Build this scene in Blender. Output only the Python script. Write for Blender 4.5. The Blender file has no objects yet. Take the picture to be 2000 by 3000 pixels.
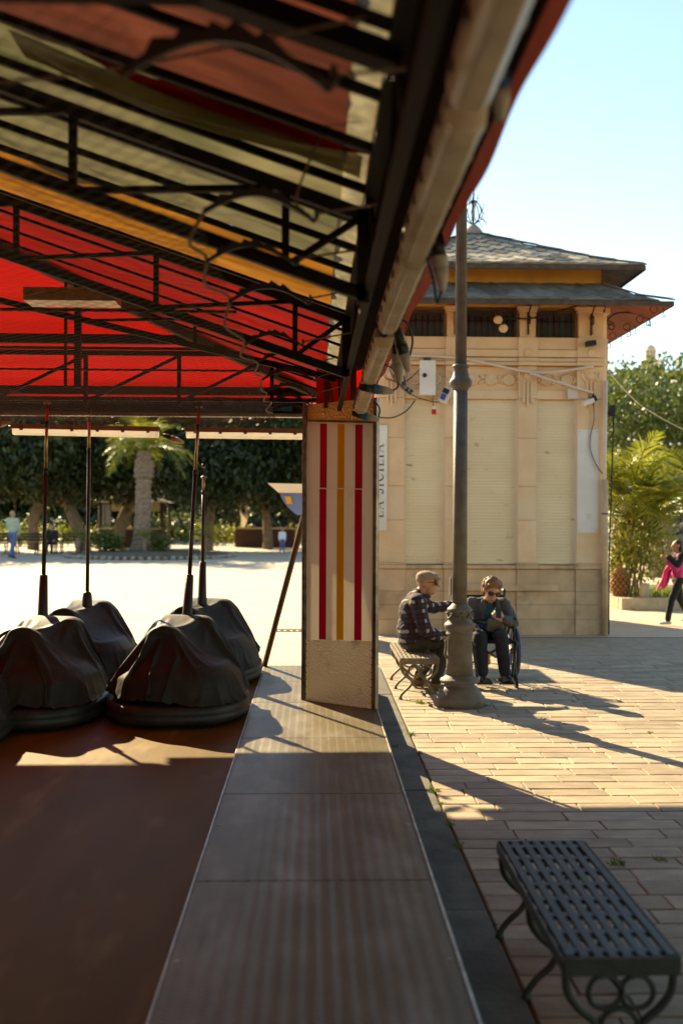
import bpy, bmesh, math, random
from mathutils import Vector, Matrix, Euler, noise
R = math.radians
SC = bpy.context.scene
COL = SC.collection
random.seed(7)

# ------------------------------------------------------------------ camera, sky, sun, exposure
cam_d = bpy.data.cameras.new('camera')
cam = bpy.data.objects.new('camera', cam_d); COL.objects.link(cam)
cam.location = (0, 0, 1.68)
cam.rotation_mode = 'QUATERNION'
cam.rotation_quaternion = (Euler((R(90), 0, R(-1.63)), 'XYZ').to_matrix() @ Matrix.Rotation(R(0.25), 3, 'Z')).to_quaternion()
cam_d.sensor_fit = 'VERTICAL'; cam_d.sensor_height = 36; cam_d.sensor_width = 24; cam_d.lens = 35
cam_d.shift_y = 10 / 3000
cam_d.clip_start = 0.05; cam_d.clip_end = 900
cam_d.dof.use_dof = True; cam_d.dof.focus_distance = 7.3; cam_d.dof.aperture_fstop = 1.6
SC.camera = cam
SUN_EL, SUN_AZ = 29.0, 29.4          # degrees up, degrees left of +Y
wd = bpy.data.worlds.new('World'); SC.world = wd; wd.use_nodes = True
nt = wd.node_tree
sky = nt.nodes.new('ShaderNodeTexSky'); sky.sky_type = 'NISHITA'; sky.sun_disc = False
sky.sun_elevation = R(SUN_EL); sky.sun_rotation = R(-SUN_AZ); sky.altitude = 50; sky.air_density = 1.0; sky.dust_density = 0.0; sky.ozone_density = 2.5
nt.links.new(sky.outputs[0], nt.nodes['Background'].inputs[0])
nt.nodes['Background'].inputs[1].default_value = 0.1
sd = bpy.data.lights.new('sun', 'SUN'); sd.energy = 4.6; sd.angle = R(0.5); sd.color = (1.0, 0.84, 0.62)
sun = bpy.data.objects.new('sun', sd); COL.objects.link(sun)
sdir = Vector((-math.sin(R(SUN_AZ)) * math.cos(R(SUN_EL)), math.cos(R(SUN_AZ)) * math.cos(R(SUN_EL)), math.sin(R(SUN_EL))))
sun.rotation_euler = sdir.to_track_quat('Z', 'Y').to_euler(); sun.location = sdir * 60
vs = SC.view_settings
vs.view_transform = 'Standard'; vs.look = 'None'; vs.exposure = 1.84; vs.gamma = 1.0; vs.use_curve_mapping = False
vs.use_white_balance = True; vs.white_balance_temperature = 8200; vs.white_balance_tint = 4
SC.render.engine = 'CYCLES'
SC.cycles.use_denoising = True
SC.cycles.max_bounces = 8; SC.cycles.transparent_max_bounces = 12; SC.cycles.sample_clamp_indirect = 6

# ------------------------------------------------------------------ helpers
class MB:
    def __init__(s): s.v = []; s.f = []; s.sm = []
    def add(s, vs_, fs, smooth=False):
        k = len(s.v); s.v.extend([tuple(p) for p in vs_])
        for f in fs: s.f.append([i + k for i in f]); s.sm.append(smooth)
        return s
    def box(s, c, size, rot=None):
        x, y, z = [q / 2 for q in size]
        P = [Vector((a * x, b * y, d * z)) for a in (-1, 1) for b in (-1, 1) for d in (-1, 1)]
        if rot is not None:
            m = rot if isinstance(rot, Matrix) else Euler(rot).to_matrix()
            P = [m @ p for p in P]
        c = Vector(c)
        return s.add([p + c for p in P], [(0,1,3,2),(4,6,7,5),(0,4,5,1),(2,3,7,6),(0,2,6,4),(1,5,7,3)])
    def bx(s, x0, x1, y0, y1, z0, z1):
        return s.box(((x0+x1)/2, (y0+y1)/2, (z0+z1)/2), (abs(x1-x0), abs(y1-y0), abs(z1-z0)))
    def bar(s, p, q, w, h, up=(0,0,1)):
        p, q = Vector(p), Vector(q); d = (q - p); L = d.length
        if L < 1e-6: return s
        d.normalize(); u = Vector(up)
        if abs(d.dot(u)) > .99: u = Vector((0,1,0)) if abs(d.y) < .9 else Vector((1,0,0))
        side = d.cross(u).normalized(); u = side.cross(d).normalized()
        m = Matrix((d, side, u)).transposed()
        return s.box((p + q) / 2, (L, w, h), m)
    def tube(s, pts, r, n=8, cap=True, closed=False):
        pts = [Vector(p) for p in pts]; N = len(pts)
        rs = r if isinstance(r, (list, tuple)) else [r] * N
        ring = []; prev = None; vv = []; ff = []
        for i, p in enumerate(pts):
            if closed: d = pts[(i + 1) % N] - pts[i - 1]
            else: d = pts[min(i + 1, N - 1)] - pts[max(i - 1, 0)]
            d.normalize()
            if prev is None:
                a = Vector((0,0,1)) if abs(d.z) < .9 else Vector((1,0,0))
                a = (a - d * a.dot(d)).normalized()
            else:
                a = prev - d * prev.dot(d)
                a = a.normalized() if a.length > 1e-5 else prev
            prev = a; b = d.cross(a)
            for j in range(n):
                t = 2 * math.pi * j / n
                vv.append(p + (a * math.cos(t) + b * math.sin(t)) * rs[i])
        for i in range(N if closed else N - 1):
            for j in range(n):
                i2 = (i + 1) % N
                ff.append((i*n+j, i*n+(j+1) % n, i2*n+(j+1) % n, i2*n+j))
        s.add(vv, ff, n > 4)
        if cap and not closed:
            k = len(s.v) - N * n
            s.f.append([k + j for j in range(n)][::-1]); s.sm.append(False)
            s.f.append([k + (N-1)*n + j for j in range(n)]); s.sm.append(False)
        return s
    def lathe(s, prof, c=(0,0,0), n=24, axis=None, smooth=True):
        c = Vector(c); m = Matrix.Identity(3)
        if axis is not None: m = Vector((0,0,1)).rotation_difference(Vector(axis)).to_matrix()
        vv = []; ff = []
        for r, z in prof:
            for j in range(n):
                t = 2*math.pi*j/n; vv.append(c + m @ Vector((r*math.cos(t), r*math.sin(t), z)))
        for i in range(len(prof)-1):
            for j in range(n):
                ff.append((i*n+j, i*n+(j+1) % n, (i+1)*n+(j+1) % n, (i+1)*n+j))
        k = len(s.v); s.add(vv, ff, smooth)
        s.f.append([k+j for j in range(n)][::-1]); s.sm.append(False)
        s.f.append([k+(len(prof)-1)*n+j for j in range(n)]); s.sm.append(False)
        return s
    def prism(s, outline, y0, y1):          # outline in x,z ; extruded along y
        n = len(outline)
        vv = [(x, y0, z) for x, z in outline] + [(x, y1, z) for x, z in outline]
        ff = [list(range(n)), list(range(n, 2*n))[::-1]] + [(i, i+n, (i+1) % n + n, (i+1) % n) for i in range(n)]
        return s.add(vv, ff)
    def quad(s, a, b, c, d, t=0.0):
        a, b, c, d = map(Vector, (a, b, c, d))
        if t == 0: return s.add([a, b, c, d], [(0,1,2,3)])
        n = (b - a).cross(d - a).normalized() * t
        return s.add([a,b,c,d,a-n,b-n,c-n,d-n], [(0,1,2,3),(7,6,5,4),(0,4,5,1),(1,5,6,2),(2,6,7,3),(3,7,4,0)])
    def sphere(s, c, r, n=12, m=8, sc=(1,1,1)):
        c = Vector(c); vv = []; ff = []
        for i in range(m+1):
            a = math.pi*i/m
            for j in range(n):
                t = 2*math.pi*j/n
                vv.append(c + Vector((math.sin(a)*math.cos(t)*sc[0], math.sin(a)*math.sin(t)*sc[1], math.cos(a)*sc[2]))*r)
        for i in range(m):
            for j in range(n): ff.append((i*n+j, (i+1)*n+j, (i+1)*n+(j+1) % n, i*n+(j+1) % n))
        return s.add(vv, ff, True)
    def grid(s, fn, nu, nv, smooth=True):
        vv = [fn(i/nu, j/nv) for i in range(nu+1) for j in range(nv+1)]
        ff = [(i*(nv+1)+j, (i+1)*(nv+1)+j, (i+1)*(nv+1)+j+1, i*(nv+1)+j+1) for i in range(nu) for j in range(nv)]
        return s.add(vv, ff, smooth)
    def mesh(s, name):
        me = bpy.data.meshes.new(name); me.from_pydata(s.v, [], s.f)
        me.polygons.foreach_set('use_smooth', s.sm); me.validate(); me.update()
        return me
    def build(s, name, m, parent=None, bevel=0, kind=None, label=None, world=True):
        off = Vector((0,0,0))
        if parent is not None and world: off = Vector(parent.location)
        if off.length > 0: s.v = [tuple(Vector(p) - off) for p in s.v]
        me = s.mesh(name)
        return link(name, me, m, parent, bevel, kind, label)

def link(name, me, m, parent=None, bevel=0, kind=None, label=None):
    me.materials.clear(); me.materials.append(M[m] if isinstance(m, str) else m)
    o = bpy.data.objects.new(name, me); COL.objects.link(o)
    if parent is not None: o.parent = parent
    if bevel:
        b = o.modifiers.new('bevel', 'BEVEL'); b.width = bevel; b.segments = 2; b.limit_method = 'ANGLE'; b.angle_limit = R(40)
    if kind: o['kind'] = kind
    if label: o['label'] = label
    return o
def thing(name, label, cat, loc=(0,0,0), rz=0, group=None, kind=None):
    o = bpy.data.objects.new(name, None); COL.objects.link(o)
    o.empty_display_size = .1; o.location = loc; o.rotation_euler = (0, 0, rz)
    tag(o, label, cat, group, kind); return o
def tag(o, label=None, cat=None, group=None, kind=None):
    if label: o['label'] = label
    if cat: o['category'] = cat
    if group: o['group'] = group
    if kind: o['kind'] = kind
    return o
def copy_tree(o, parent=None):
    c = o.copy(); COL.objects.link(c); c.parent = parent
    for ch in list(o.children): copy_tree(ch, c)
    return c
def bake(o):
    dg = bpy.context.evaluated_depsgraph_get()
    me = bpy.data.meshes.new_from_object(o.evaluated_get(dg))
    old = o.data; o.modifiers.clear(); o.data = me
    bpy.data.meshes.remove(old)
def nz(x, y, z=0, s=1.0): return noise.noise(Vector((x*s, y*s, z*s)))
def curve_pts(ctrl, n=8, closed=False):     # Catmull-Rom through the control points
    c = [Vector(p) for p in ctrl]; out = []; N = len(c)
    for i in range(N if closed else N-1):
        if closed: p0, p1, p2, p3 = c[i-1], c[i], c[(i+1) % N], c[(i+2) % N]
        else: p0, p1, p2, p3 = c[max(i-1,0)], c[i], c[i+1], c[min(i+2,N-1)]
        for k in range(n):
            t = k/n
            out.append(.5*((2*p1)+(p2-p0)*t+(2*p0-5*p1+4*p2-p3)*t*t+(3*p1-p0-3*p2+p3)*t**3))
    if not closed: out.append(c[-1])
    return out
def ring_pts(c, r, n=20, ax='y'):
    out = []
    for j in range(n):
        t = 2*math.pi*j/n; a, b = r*math.cos(t), r*math.sin(t)
        out.append(Vector(c) + (Vector((a,0,b)) if ax == 'y' else Vector((0,a,b)) if ax == 'x' else Vector((a,b,0))))
    return out

# ------------------------------------------------------------------ materials
M = {}
def mat(name, c1, c2=None, scale=5, rough=.75, metal=0, bump=0, bscale=60, spec=.35, rnd=0, trans=0, detail=5, stretch=None, bdist=.01, lo=.35, hi=.65, c3=None, s3=1.2, lo3=.55, hi3=.7):
    m = bpy.data.materials.new(name); m.use_nodes = True; M[name] = m
    n = m.node_tree.nodes; L = m.node_tree.links
    bs = n['Principled BSDF']; out = n['Material Output']
    bs.inputs['Roughness'].default_value = rough; bs.inputs['Metallic'].default_value = metal
    bs.inputs['Specular IOR Level'].default_value = spec
    geo = n.new('ShaderNodeNewGeometry'); pos = geo.outputs['Position']
    if stretch:
        mp = n.new('ShaderNodeMapping'); mp.inputs['Scale'].default_value = stretch
        L.new(pos, mp.inputs[0]); pos = mp.outputs[0]
    def nramp(sc, lo_, hi_):
        t = n.new('ShaderNodeTexNoise'); t.inputs['Scale'].default_value = sc; t.inputs['Detail'].default_value = detail
        L.new(pos, t.inputs['Vector'])
        r = n.new('ShaderNodeMapRange'); r.inputs[1].default_value = lo_; r.inputs[2].default_value = hi_
        L.new(t.outputs[0], r.inputs[0]); return r.outputs[0]
    def mix(f, a, b):
        x = n.new('ShaderNodeMix'); x.data_type = 'RGBA'
        if hasattr(f, 'links'): L.new(f, x.inputs[0])
        else: x.inputs[0].default_value = f
        for s_, k in ((a, 6), (b, 7)):
            if hasattr(s_, 'links'): L.new(s_, x.inputs[k])
            else: x.inputs[k].default_value = (*s_, 1)
        return x.outputs[2]
    c = c1
    if c2 is not None: c = mix(nramp(scale, lo, hi), c1, c2)
    if c3 is not None: c = mix(nramp(s3, lo3, hi3), c, c3)
    if rnd:
        oi = n.new('ShaderNodeObjectInfo'); hs = n.new('ShaderNodeHueSaturation')
        r = n.new('ShaderNodeMapRange'); r.inputs[3].default_value = 1 - rnd; r.inputs[4].default_value = 1 + rnd
        L.new(oi.outputs['Random'], r.inputs[0]); L.new(r.outputs[0], hs.inputs['Value'])
        if hasattr(c, 'links'): L.new(c, hs.inputs['Color'])
        else: hs.inputs['Color'].default_value = (*c, 1)
        c = hs.outputs[0]
    if hasattr(c, 'links'): L.new(c, bs.inputs['Base Color'])
    else: bs.inputs['Base Color'].default_value = (*c, 1)
    if bump:
        t = n.new('ShaderNodeTexNoise'); t.inputs['Scale'].default_value = bscale; t.inputs['Detail'].default_value = 6
        L.new(pos, t.inputs['Vector'])
        b = n.new('ShaderNodeBump'); b.inputs['Strength'].default_value = bump; b.inputs['Distance'].default_value = bdist
        L.new(t.outputs[0], b.inputs['Height']); L.new(b.outputs[0], bs.inputs['Normal'])
    if trans:
        tr = n.new('ShaderNodeBsdfTranslucent'); ms = n.new('ShaderNodeMixShader'); ms.inputs[0].default_value = trans
        if hasattr(c, 'links'): L.new(c, tr.inputs[0])
        else: tr.inputs[0].default_value = (*c, 1)
        L.new(bs.outputs[0], ms.inputs[1]); L.new(tr.outputs[0], ms.inputs[2]); L.new(ms.outputs[0], out.inputs[0])
    return m
mat('plaza', (.52,.42,.31), (.46,.37,.27), 1.2, .85, bump=.25, bscale=25, c3=(.42,.33,.24), s3=1.4, lo3=.52, hi3=.78, detail=9)
mat('bedding', (.12,.095,.062), (.075,.06,.04), 9, .95, bump=.5)
mat('paver', (.37,.295,.205), (.275,.215,.15), 5, .8, bump=.45, bscale=45, rnd=.2, c3=(.27,.215,.15), s3=2.5, lo3=.58, hi3=.75, stretch=(1,2.2,1))
mat('slab', (.115,.107,.085), (.062,.058,.047), 4, .85, bump=.4, bscale=40, rnd=.2)
mat('track', (.125,.070,.006), (.095,.052,.004), 3, .6, bump=.12, bscale=14, spec=.1, c3=(.24,.155,.06), s3=2.6, lo3=.56, hi3=.80, stretch=(1.6,.5,1), detail=9)
mat('deckside', (.10,.09,.08), (.05,.045,.04), 6, .7, metal=.3, bump=.2)
mat('trim', (.42,.38,.31), (.25,.22,.18), 12, .4, metal=.8)
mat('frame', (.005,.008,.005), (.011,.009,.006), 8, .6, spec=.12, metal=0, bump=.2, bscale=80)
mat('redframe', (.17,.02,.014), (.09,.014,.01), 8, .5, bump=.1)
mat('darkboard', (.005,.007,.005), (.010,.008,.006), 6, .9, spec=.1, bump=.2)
mat('steel', (.24,.21,.17), (.12,.10,.08), 14, .38, metal=.85, bump=.1)
mat('rust', (.17,.07,.035), (.06,.05,.05), 14, .6, metal=.4, bump=.2, c3=(.05,.09,.15), s3=6, lo3=.6, hi3=.66)
mat('roof_red', (.33,.004,.005), (.26,.003,.003), 1.8, .7, trans=.5, stretch=(.4,3,3))
mat('roof_faded', (.20,.058,.034), (.13,.034,.020), 3.0, .7, trans=.45, stretch=(.5,2,2), bump=.6, bscale=12, c3=(.07,.020,.013), s3=2.4, lo3=.5, hi3=.78, detail=8)
mat('roof_cream', (.27,.235,.12), (.16,.145,.068), 3.4, .55, trans=.4, stretch=(.6,2,2), bump=.7, bscale=10, c3=(.10,.115,.045), s3=2.0, lo3=.52, hi3=.76)
mat('roof_orange', (.48,.19,.025), (.34,.125,.016), 3.4, .7, trans=.47, stretch=(.5,2,2), bump=.5, bscale=12, c3=(.20,.065,.012), s3=2.4, lo3=.52, hi3=.8, detail=8)
mat('valance', (.42,.10,.07), (.34,.075,.05), 3, .75, trans=.45)
mat('webbing', (.50,.44,.27), (.28,.25,.15), 16, .6, trans=.45, bump=.4, bscale=30)
mat('bluecloth', (.02,.07,.13), (.015,.045,.09), 4, .7, trans=.3)
mat('white_panel', (.90,.86,.76), (.86,.81,.70), 2, .28, spec=.45, bump=.03, bscale=5, trans=.22, c3=(.66,.58,.44), s3=4, lo3=.62, hi3=.8)
mat('stripe_red', (.56,.006,.045), (.48,.005,.036), 3, .2, spec=.5, trans=.15)
mat('stripe_orange', (.85,.42,.012), (.78,.37,.010), 3, .2, spec=.5, trans=.15)
mat('canvas', (.021,.022,.017), (.014,.015,.012), 6, .6, bump=.2, bscale=45, spec=.2, c3=(.042,.036,.027), s3=5, lo3=.56, hi3=.8)
mat('rubber', (.016,.016,.015), (.03,.026,.022), 7, .5, bump=.2, spec=.3)
mat('pole_black', (.022,.02,.018), (.035,.028,.022), 10, .35, metal=.2)
mat('brass', (.42,.30,.15), (.26,.18,.09), 20, .35, metal=.9)
mat('diffuser', (.86,.78,.62), (.72,.63,.48), 9, .25, trans=.6, spec=.5)
mat('fix_grey', (.36,.30,.24), (.25,.20,.16), 10, .5)
mat('fix_brown', (.22,.13,.09), (.15,.09,.06), 10, .5)
mat('plug_grey', (.36,.31,.25), None, rough=.5)
mat('plug_blue', (.02,.10,.24), None, rough=.45)
mat('black', (.018,.018,.017), None, rough=.45)
mat('rope', (.20,.16,.10), (.12,.09,.06), 60, .8)
mat('wire', (.03,.026,.016), None, rough=.5, metal=.5)
mat('lamp_iron', (.14,.122,.10), (.095,.083,.07), 9, .6, spec=.25, metal=0, bump=.25, bscale=70, c3=(.20,.17,.13), s3=3, lo3=.6, hi3=.75)
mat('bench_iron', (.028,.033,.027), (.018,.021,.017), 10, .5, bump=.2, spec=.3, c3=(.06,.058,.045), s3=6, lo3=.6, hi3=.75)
mat('bench_pale', (.24,.20,.14), (.14,.115,.08), 12, .6, metal=.2, bump=.2)  # paler, slightly metallic version of the bench iron
mat('stone', (.80,.56,.33), (.71,.475,.265), 3.0, .85, bump=.45, bscale=30, rnd=.05, c3=(.78,.60,.40), s3=1.1, lo3=.5, hi3=.7)
mat('stone_dirty', (.68,.47,.28), (.56,.38,.22), 3.5, .88, bump=.5, bscale=25, rnd=.08, c3=(.28,.19,.11), s3=2.6, lo3=.54, hi3=.74)
mat('plaster', (.70,.36,.08), (.60,.30,.065), 4, .85, bump=.3, bscale=20, c3=(.40,.22,.08), s3=2, lo3=.6, hi3=.8)
mat('shutter', (.80,.66,.42), (.75,.60,.37), 2, .6, bump=.1, rnd=.03, c3=(.40,.27,.12), s3=7, lo3=.66, hi3=.76, stretch=(.7,1,1.8))
mat('slate', (.25,.215,.17), (.155,.135,.11), 6, .75, bump=.3, rnd=.4, spec=.15)
mat('slate_sheen', (.56,.46,.31), (.40,.33,.23), 6, .75, bump=.3, rnd=.25, spec=.15)  # reflected sky and sun put into the colour of randomly chosen slates
mat('soffit', (.30,.07,.035), (.22,.05,.028), 5, .7, rnd=.1)
mat('iron', (.02,.018,.016), None, rough=.55, metal=.4)
mat('glass_dark', (.075,.08,.085), (.05,.055,.06), 3, .12, spec=.6)
mat('wood_dark', (.10,.07,.045), (.06,.04,.025), 10, .7)
mat('white_paint', (.78,.75,.70), (.70,.66,.60), 3, .5)
mat('pvc', (.68,.58,.48), None, rough=.5)
mat('sign_ink', (.03,.035,.045), None, rough=.6)
mat('orange_light', (.80,.55,.28), None, rough=.4)
mat('red_plastic', (.55,.02,.02), None, rough=.4)
mat('blue_plastic', (.03,.06,.35), None, rough=.4)
mat('weed', (.13,.20,.03), (.22,.26,.05), 30, .7, trans=.35)
mat('diffuser_far', (.95,.92,.84), None, rough=.3, trans=.8)
# special materials: hammered gold sheet, tread plate, plaid cloth
def _nodes(name):
    m = M[name]; return m.node_tree.nodes, m.node_tree.links, m.node_tree.nodes['Principled BSDF']
mat('hammered', (.92,.90,.66), (.86,.82,.56), 3, .34, metal=.2, c3=(.34,.29,.17), s3=5, lo3=.6, hi3=.78)
n, L, bs = _nodes('hammered')
g = n.new('ShaderNodeNewGeometry'); v = n.new('ShaderNodeTexVoronoi'); v.inputs['Scale'].default_value = 58
L.new(g.outputs['Position'], v.inputs['Vector'])
b = n.new('ShaderNodeBump'); b.inputs['Strength'].default_value = .9; b.inputs['Distance'].default_value = .009
L.new(v.outputs['Distance'], b.inputs['Height']); L.new(b.outputs[0], bs.inputs['Normal'])
hg = M['hammered'].copy(); M['hammered_gold'] = hg
for nd in hg.node_tree.nodes:
    if nd.type == 'MIX' and not nd.inputs[6].is_linked: nd.inputs[6].default_value = (.74,.56,.19,1); nd.inputs[7].default_value = (.62,.45,.14,1)
mat('tread', (.122,.096,.050), (.09,.07,.036), 4, .45, metal=.35, c3=(.19,.172,.13), s3=3.2, lo3=.50, hi3=.78, stretch=(1.6,.8,1), rnd=.08, detail=9)
n, L, bs = _nodes('tread')
g = n.new('ShaderNodeNewGeometry'); sx = n.new('ShaderNodeSeparateXYZ'); L.new(g.outputs['Position'], sx.inputs[0])
def mth(op, a, b=None):
    q = n.new('ShaderNodeMath'); q.operation = op
    for i, s_ in enumerate((a, b)):
        if s_ is None: continue
        if hasattr(s_, 'links'): L.new(s_, q.inputs[i])
        else: q.inputs[i].default_value = s_
    return q.outputs[0]
px = mth('MULTIPLY', sx.outputs[0], 120.0); py = mth('MULTIPLY', sx.outputs[1], 130.0)
zig = mth('MULTIPLY', mth('SINE', mth('MULTIPLY', sx.outputs[0], 120.0)), 1.1)
teeth = mth('POWER', mth('ABSOLUTE', mth('SINE', mth('ADD', py, zig))), 3.0)
b = n.new('ShaderNodeBump'); b.inputs['Strength'].default_value = .42; b.inputs['Distance'].default_value = .004
L.new(teeth, b.inputs['Height']); L.new(b.outputs[0], bs.inputs['Normal'])
# raised ribs are tinted slightly paler than the gaps between them
src = bs.inputs['Base Color'].links[0].from_socket
mx = n.new('ShaderNodeMix'); mx.data_type = 'RGBA'; mx.blend_type = 'MULTIPLY'; mx.inputs[7].default_value = (1.14,1.13,1.12,1)
L.new(teeth, mx.inputs[0]); L.new(src, mx.inputs[6]); L.new(mx.outputs[2], bs.inputs['Base Color'])

# ------------------------------------------------------------------ ground
gm = MB(); gm.quad((-300,-60,0), (300,-60,0), (300,420,0), (-300,420,0)); tag(gm.build('ground', 'plaza'), kind='structure')
pave = MB(); pave.bx(.742, 9.2, 1.6, 13.72, .001, .004)
paving = pave.build('pavement', 'bedding'); tag(paving, kind='structure')
def paver_mesh(i):
    rr = random.Random(i); b_ = .035; t = .012
    P = []
    for (sx_, sy_) in ((-1,-1),(1,-1),(1,1),(-1,1)):
        P.append((sx_*.5, sy_*.5, 0))
    for (sx_, sy_) in ((-1,-1),(1,-1),(1,1),(-1,1)):
        P.append((sx_*.5 + rr.uniform(-.008,.008), sy_*.5 + rr.uniform(-.03,.03), .7))
    for (sx_, sy_) in ((-1,-1),(1,-1),(1,1),(-1,1)):
        P.append((sx_*(.5-.012) + rr.uniform(-.01,.006), sy_*(.5-b_) + rr.uniform(-.04,.02), 1))
    f = []
    for k in (0, 4):
        for j in range(4): f.append((k+j, k+(j+1) % 4, k+4+(j+1) % 4, k+4+j))
    f.append((8,9,10,11))
    return MB().add(P, f).mesh('paver')
pm = [paver_mesh(i) for i in range(7)]
for me in pm: me.materials.append(M['paver'])
rows = []; y = 1.75; rr = random.Random(3)
while y < 13.5:
    d = rr.choice((.145,.15,.155,.16)); x = .748 - rr.uniform(0,.3); first = True
    while x < 8.8:
        l = rr.choice((.36,.42,.45,.45,.48,.52))
        x0 = max(x, .748)
        if x + l - x0 > .08: rows.append((x0, x + l, y, d))
        x += l
    y += d
def invis(r): return r[2] + r[3] < 3.15 or r[0] > 1083/2917*r[2] + .05
vis = sorted([r for r in rows if not invis(r)], key=lambda r: r[2])
near, rest = vis[:300], vis[300:] + [r for r in rows if invis(r)]
for (x0, x1, y0, d) in near:
    o = bpy.data.objects.new('paver', rr.choice(pm)); COL.objects.link(o); o.parent = paving
    o.location = ((x0+x1)/2, y0+d/2, .003); o.scale = (x1-x0-.007, d-.008, .011 + rr.uniform(0,.004))
    o.rotation_euler = (rr.uniform(-.006,.006), rr.uniform(-.003,.003), rr.choice((0, math.pi)) + rr.uniform(-.004,.004))
pr = MB()
for (x0, x1, y0, d) in rest: pr.bx(x0+.003, x1-.003, y0+.003, y0+d-.003, .003, .013 + rr.uniform(0,.003))
pr.build('far_pavers', 'paver', paving, kind='stuff')
for i, (a, b2) in enumerate(((1.0,2.55),(2.55,4.19),(4.19,6.02),(6.02,7.59),(7.59,9.25),(9.25,10.9))):
    s_ = MB(); s_.bx(.49, .735, a+.004, b2-.004, .002, .016 + .003*(i % 2)); s_.build('border_slab', 'slab', paving, bevel=.004)

# ------------------------------------------------------------------ ride floor and running board
fl = MB(); fl.bx(-10.4, -.462, -4, 9.5, .02, .232); tag(fl.build('ride_floor', 'track'), kind='structure')
deck = MB(); deck.bx(-.455, .47, -2, 9.49, .02, .243); deck = deck.build('ride_platform', 'deckside'); tag(deck, kind='structure')
ys = [-1.1, .15, 1.4, 2.66, 3.9, 5.12, 6.4, 7.62, 8.56, 9.49]
for a, b2 in zip(ys[:-1], ys[1:]):
    q = MB(); q.bx(-.452, .468, a+.003, b2-.003, .2435, .25); q.build('tread_plate', 'tread', deck, bevel=.002)
for (xa, xb, za, zb) in ((.4705,.482,.10,.254), (-.4625,-.4545,.233,.251)):
    q = MB(); q.bx(xa, xb, -1.1, 9.49, za, zb); q.build('edge_trim', 'trim', deck, bevel=.002)
for yy in (3.2, 4.6, 5.9, 7.0, 8.2):
    for xx in (-.43, .445):
        q = MB(); q.sphere((xx, yy, .25), .008, 8, 5, (1,1,.5)); q.build('bolt_head', 'trim', deck)

# ------------------------------------------------------------------ striped corner column
cl = thing('striped_column', 'corner column with white panel of red and orange vertical stripes and hammered gold plates', 'column', (-.08, 7.73, .25), R(-36))
def cpart(name, mb, m, bevel=0): return mb.build(name, m, cl, bevel, world=False)
ol = [(.012,.03),(.668,.03),(.60,.11),(.012,.11)]
for z0, z1 in ((0,.47), (2.13,2.28)):
    q = MB(); q.add([(x, y, z0) for x, y in ol] + [(x, y, z1) for x, y in ol], [(3,2,1,0),(4,5,6,7),(0,1,5,4),(1,2,6,5),(2,3,7,6),(3,0,4,7)]); cpart('column_box', q, 'deckside')
for x in (.03, .59):
    q = MB(); q.bx(x, x+.025, .085, .11, .471, 2.129); cpart('rear_post', q, 'steel')
for u0, u1, nm in ((0, .034, 'frame_angle'), (.648, .68, 'frame_angle')):
    q = MB(); q.bx(u0, u1, -.012, .03, 0, 2.30); cpart(nm, q, 'steel', .002)
def face(u0, u1, zl0, zl1, zr0, zr1, y0, y1):   # a plate in the column's face, edges may tilt
    z = lambda u, a, b_: a + (b_-a)*u/.68
    return MB().prism([(u0, z(u0,zl0,zr0)), (u1, z(u1,zl0,zr0)), (u1, z(u1,zl1,zr1)), (u0, z(u0,zl1,zr1))], y0, y1)
cpart('hammered_plate', face(.036,.646, 2.172,2.285, 2.125,2.30, .004,.028), 'hammered_gold')
cpart('hammered_plate', face(.036,.646, .004,.452, .004,.488, .002,.028), 'hammered')
for (za, zb) in ((1.640,1.622),):
    cpart('white_panel', face(.036,.646, za,2.165, zb,2.118, .0035,.006), 'white_panel')
    cpart('white_panel', face(.036,.646, .46,za+.012, .498,zb+.012, .0062,.0085), 'white_panel')
for u0, u1, m in ((.160,.224,'stripe_red'), (.323,.385,'stripe_orange'), (.484,.548,'stripe_red')):
    cpart('stripe', face(u0,u1, 1.646,2.146, 1.628,2.098, .0012,.0033), m)
    cpart('stripe', face(u0-.004,u1-.004, .469,1.637, .507,1.619, .0038,.006), m)
for (a, b_, c, d) in ((2.158,2.172,2.110,2.125), (.452,.466,.488,.504), (-.0,.016,0,.016)):
    cpart('trim_strip', face(.034,.648, a,b_, c,d, -.004,.02), 'steel' if a > 1 else 'hammered', .001)
for u0 in (.036, .632):
    cpart('trim_strip', face(u0,u0+.014, .018,.45, .018,.486, -.002,.02), 'hammered', .001)
for i in range(8):
    for u0 in (.043, .639):
        q = MB(); q.sphere((u0, -.003, .05+.055*i), .005, 8, 5); cpart('screw', q, 'steel')
for i in range(11):
    q = MB(); q.sphere((.017, -.013, .12+.2*i), .005, 8, 5); cpart('screw', q, 'steel')
for i in range(6):
    q = MB(); q.sphere((.08+.1*i, .003, 2.262+.0022*10*(.08+.1*i)), .0045, 8, 5); cpart('screw', q, 'steel')

br = MB(); br.tube([(-.455, 9.46, .25), (.0, 8.02, 1.95), (.13, 7.63, 2.45)], .026, 12)
o = br.build('brace_pole', 'rust'); tag(o, 'rusty steel brace pole leaning from platform end to striped column', 'pole')

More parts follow.
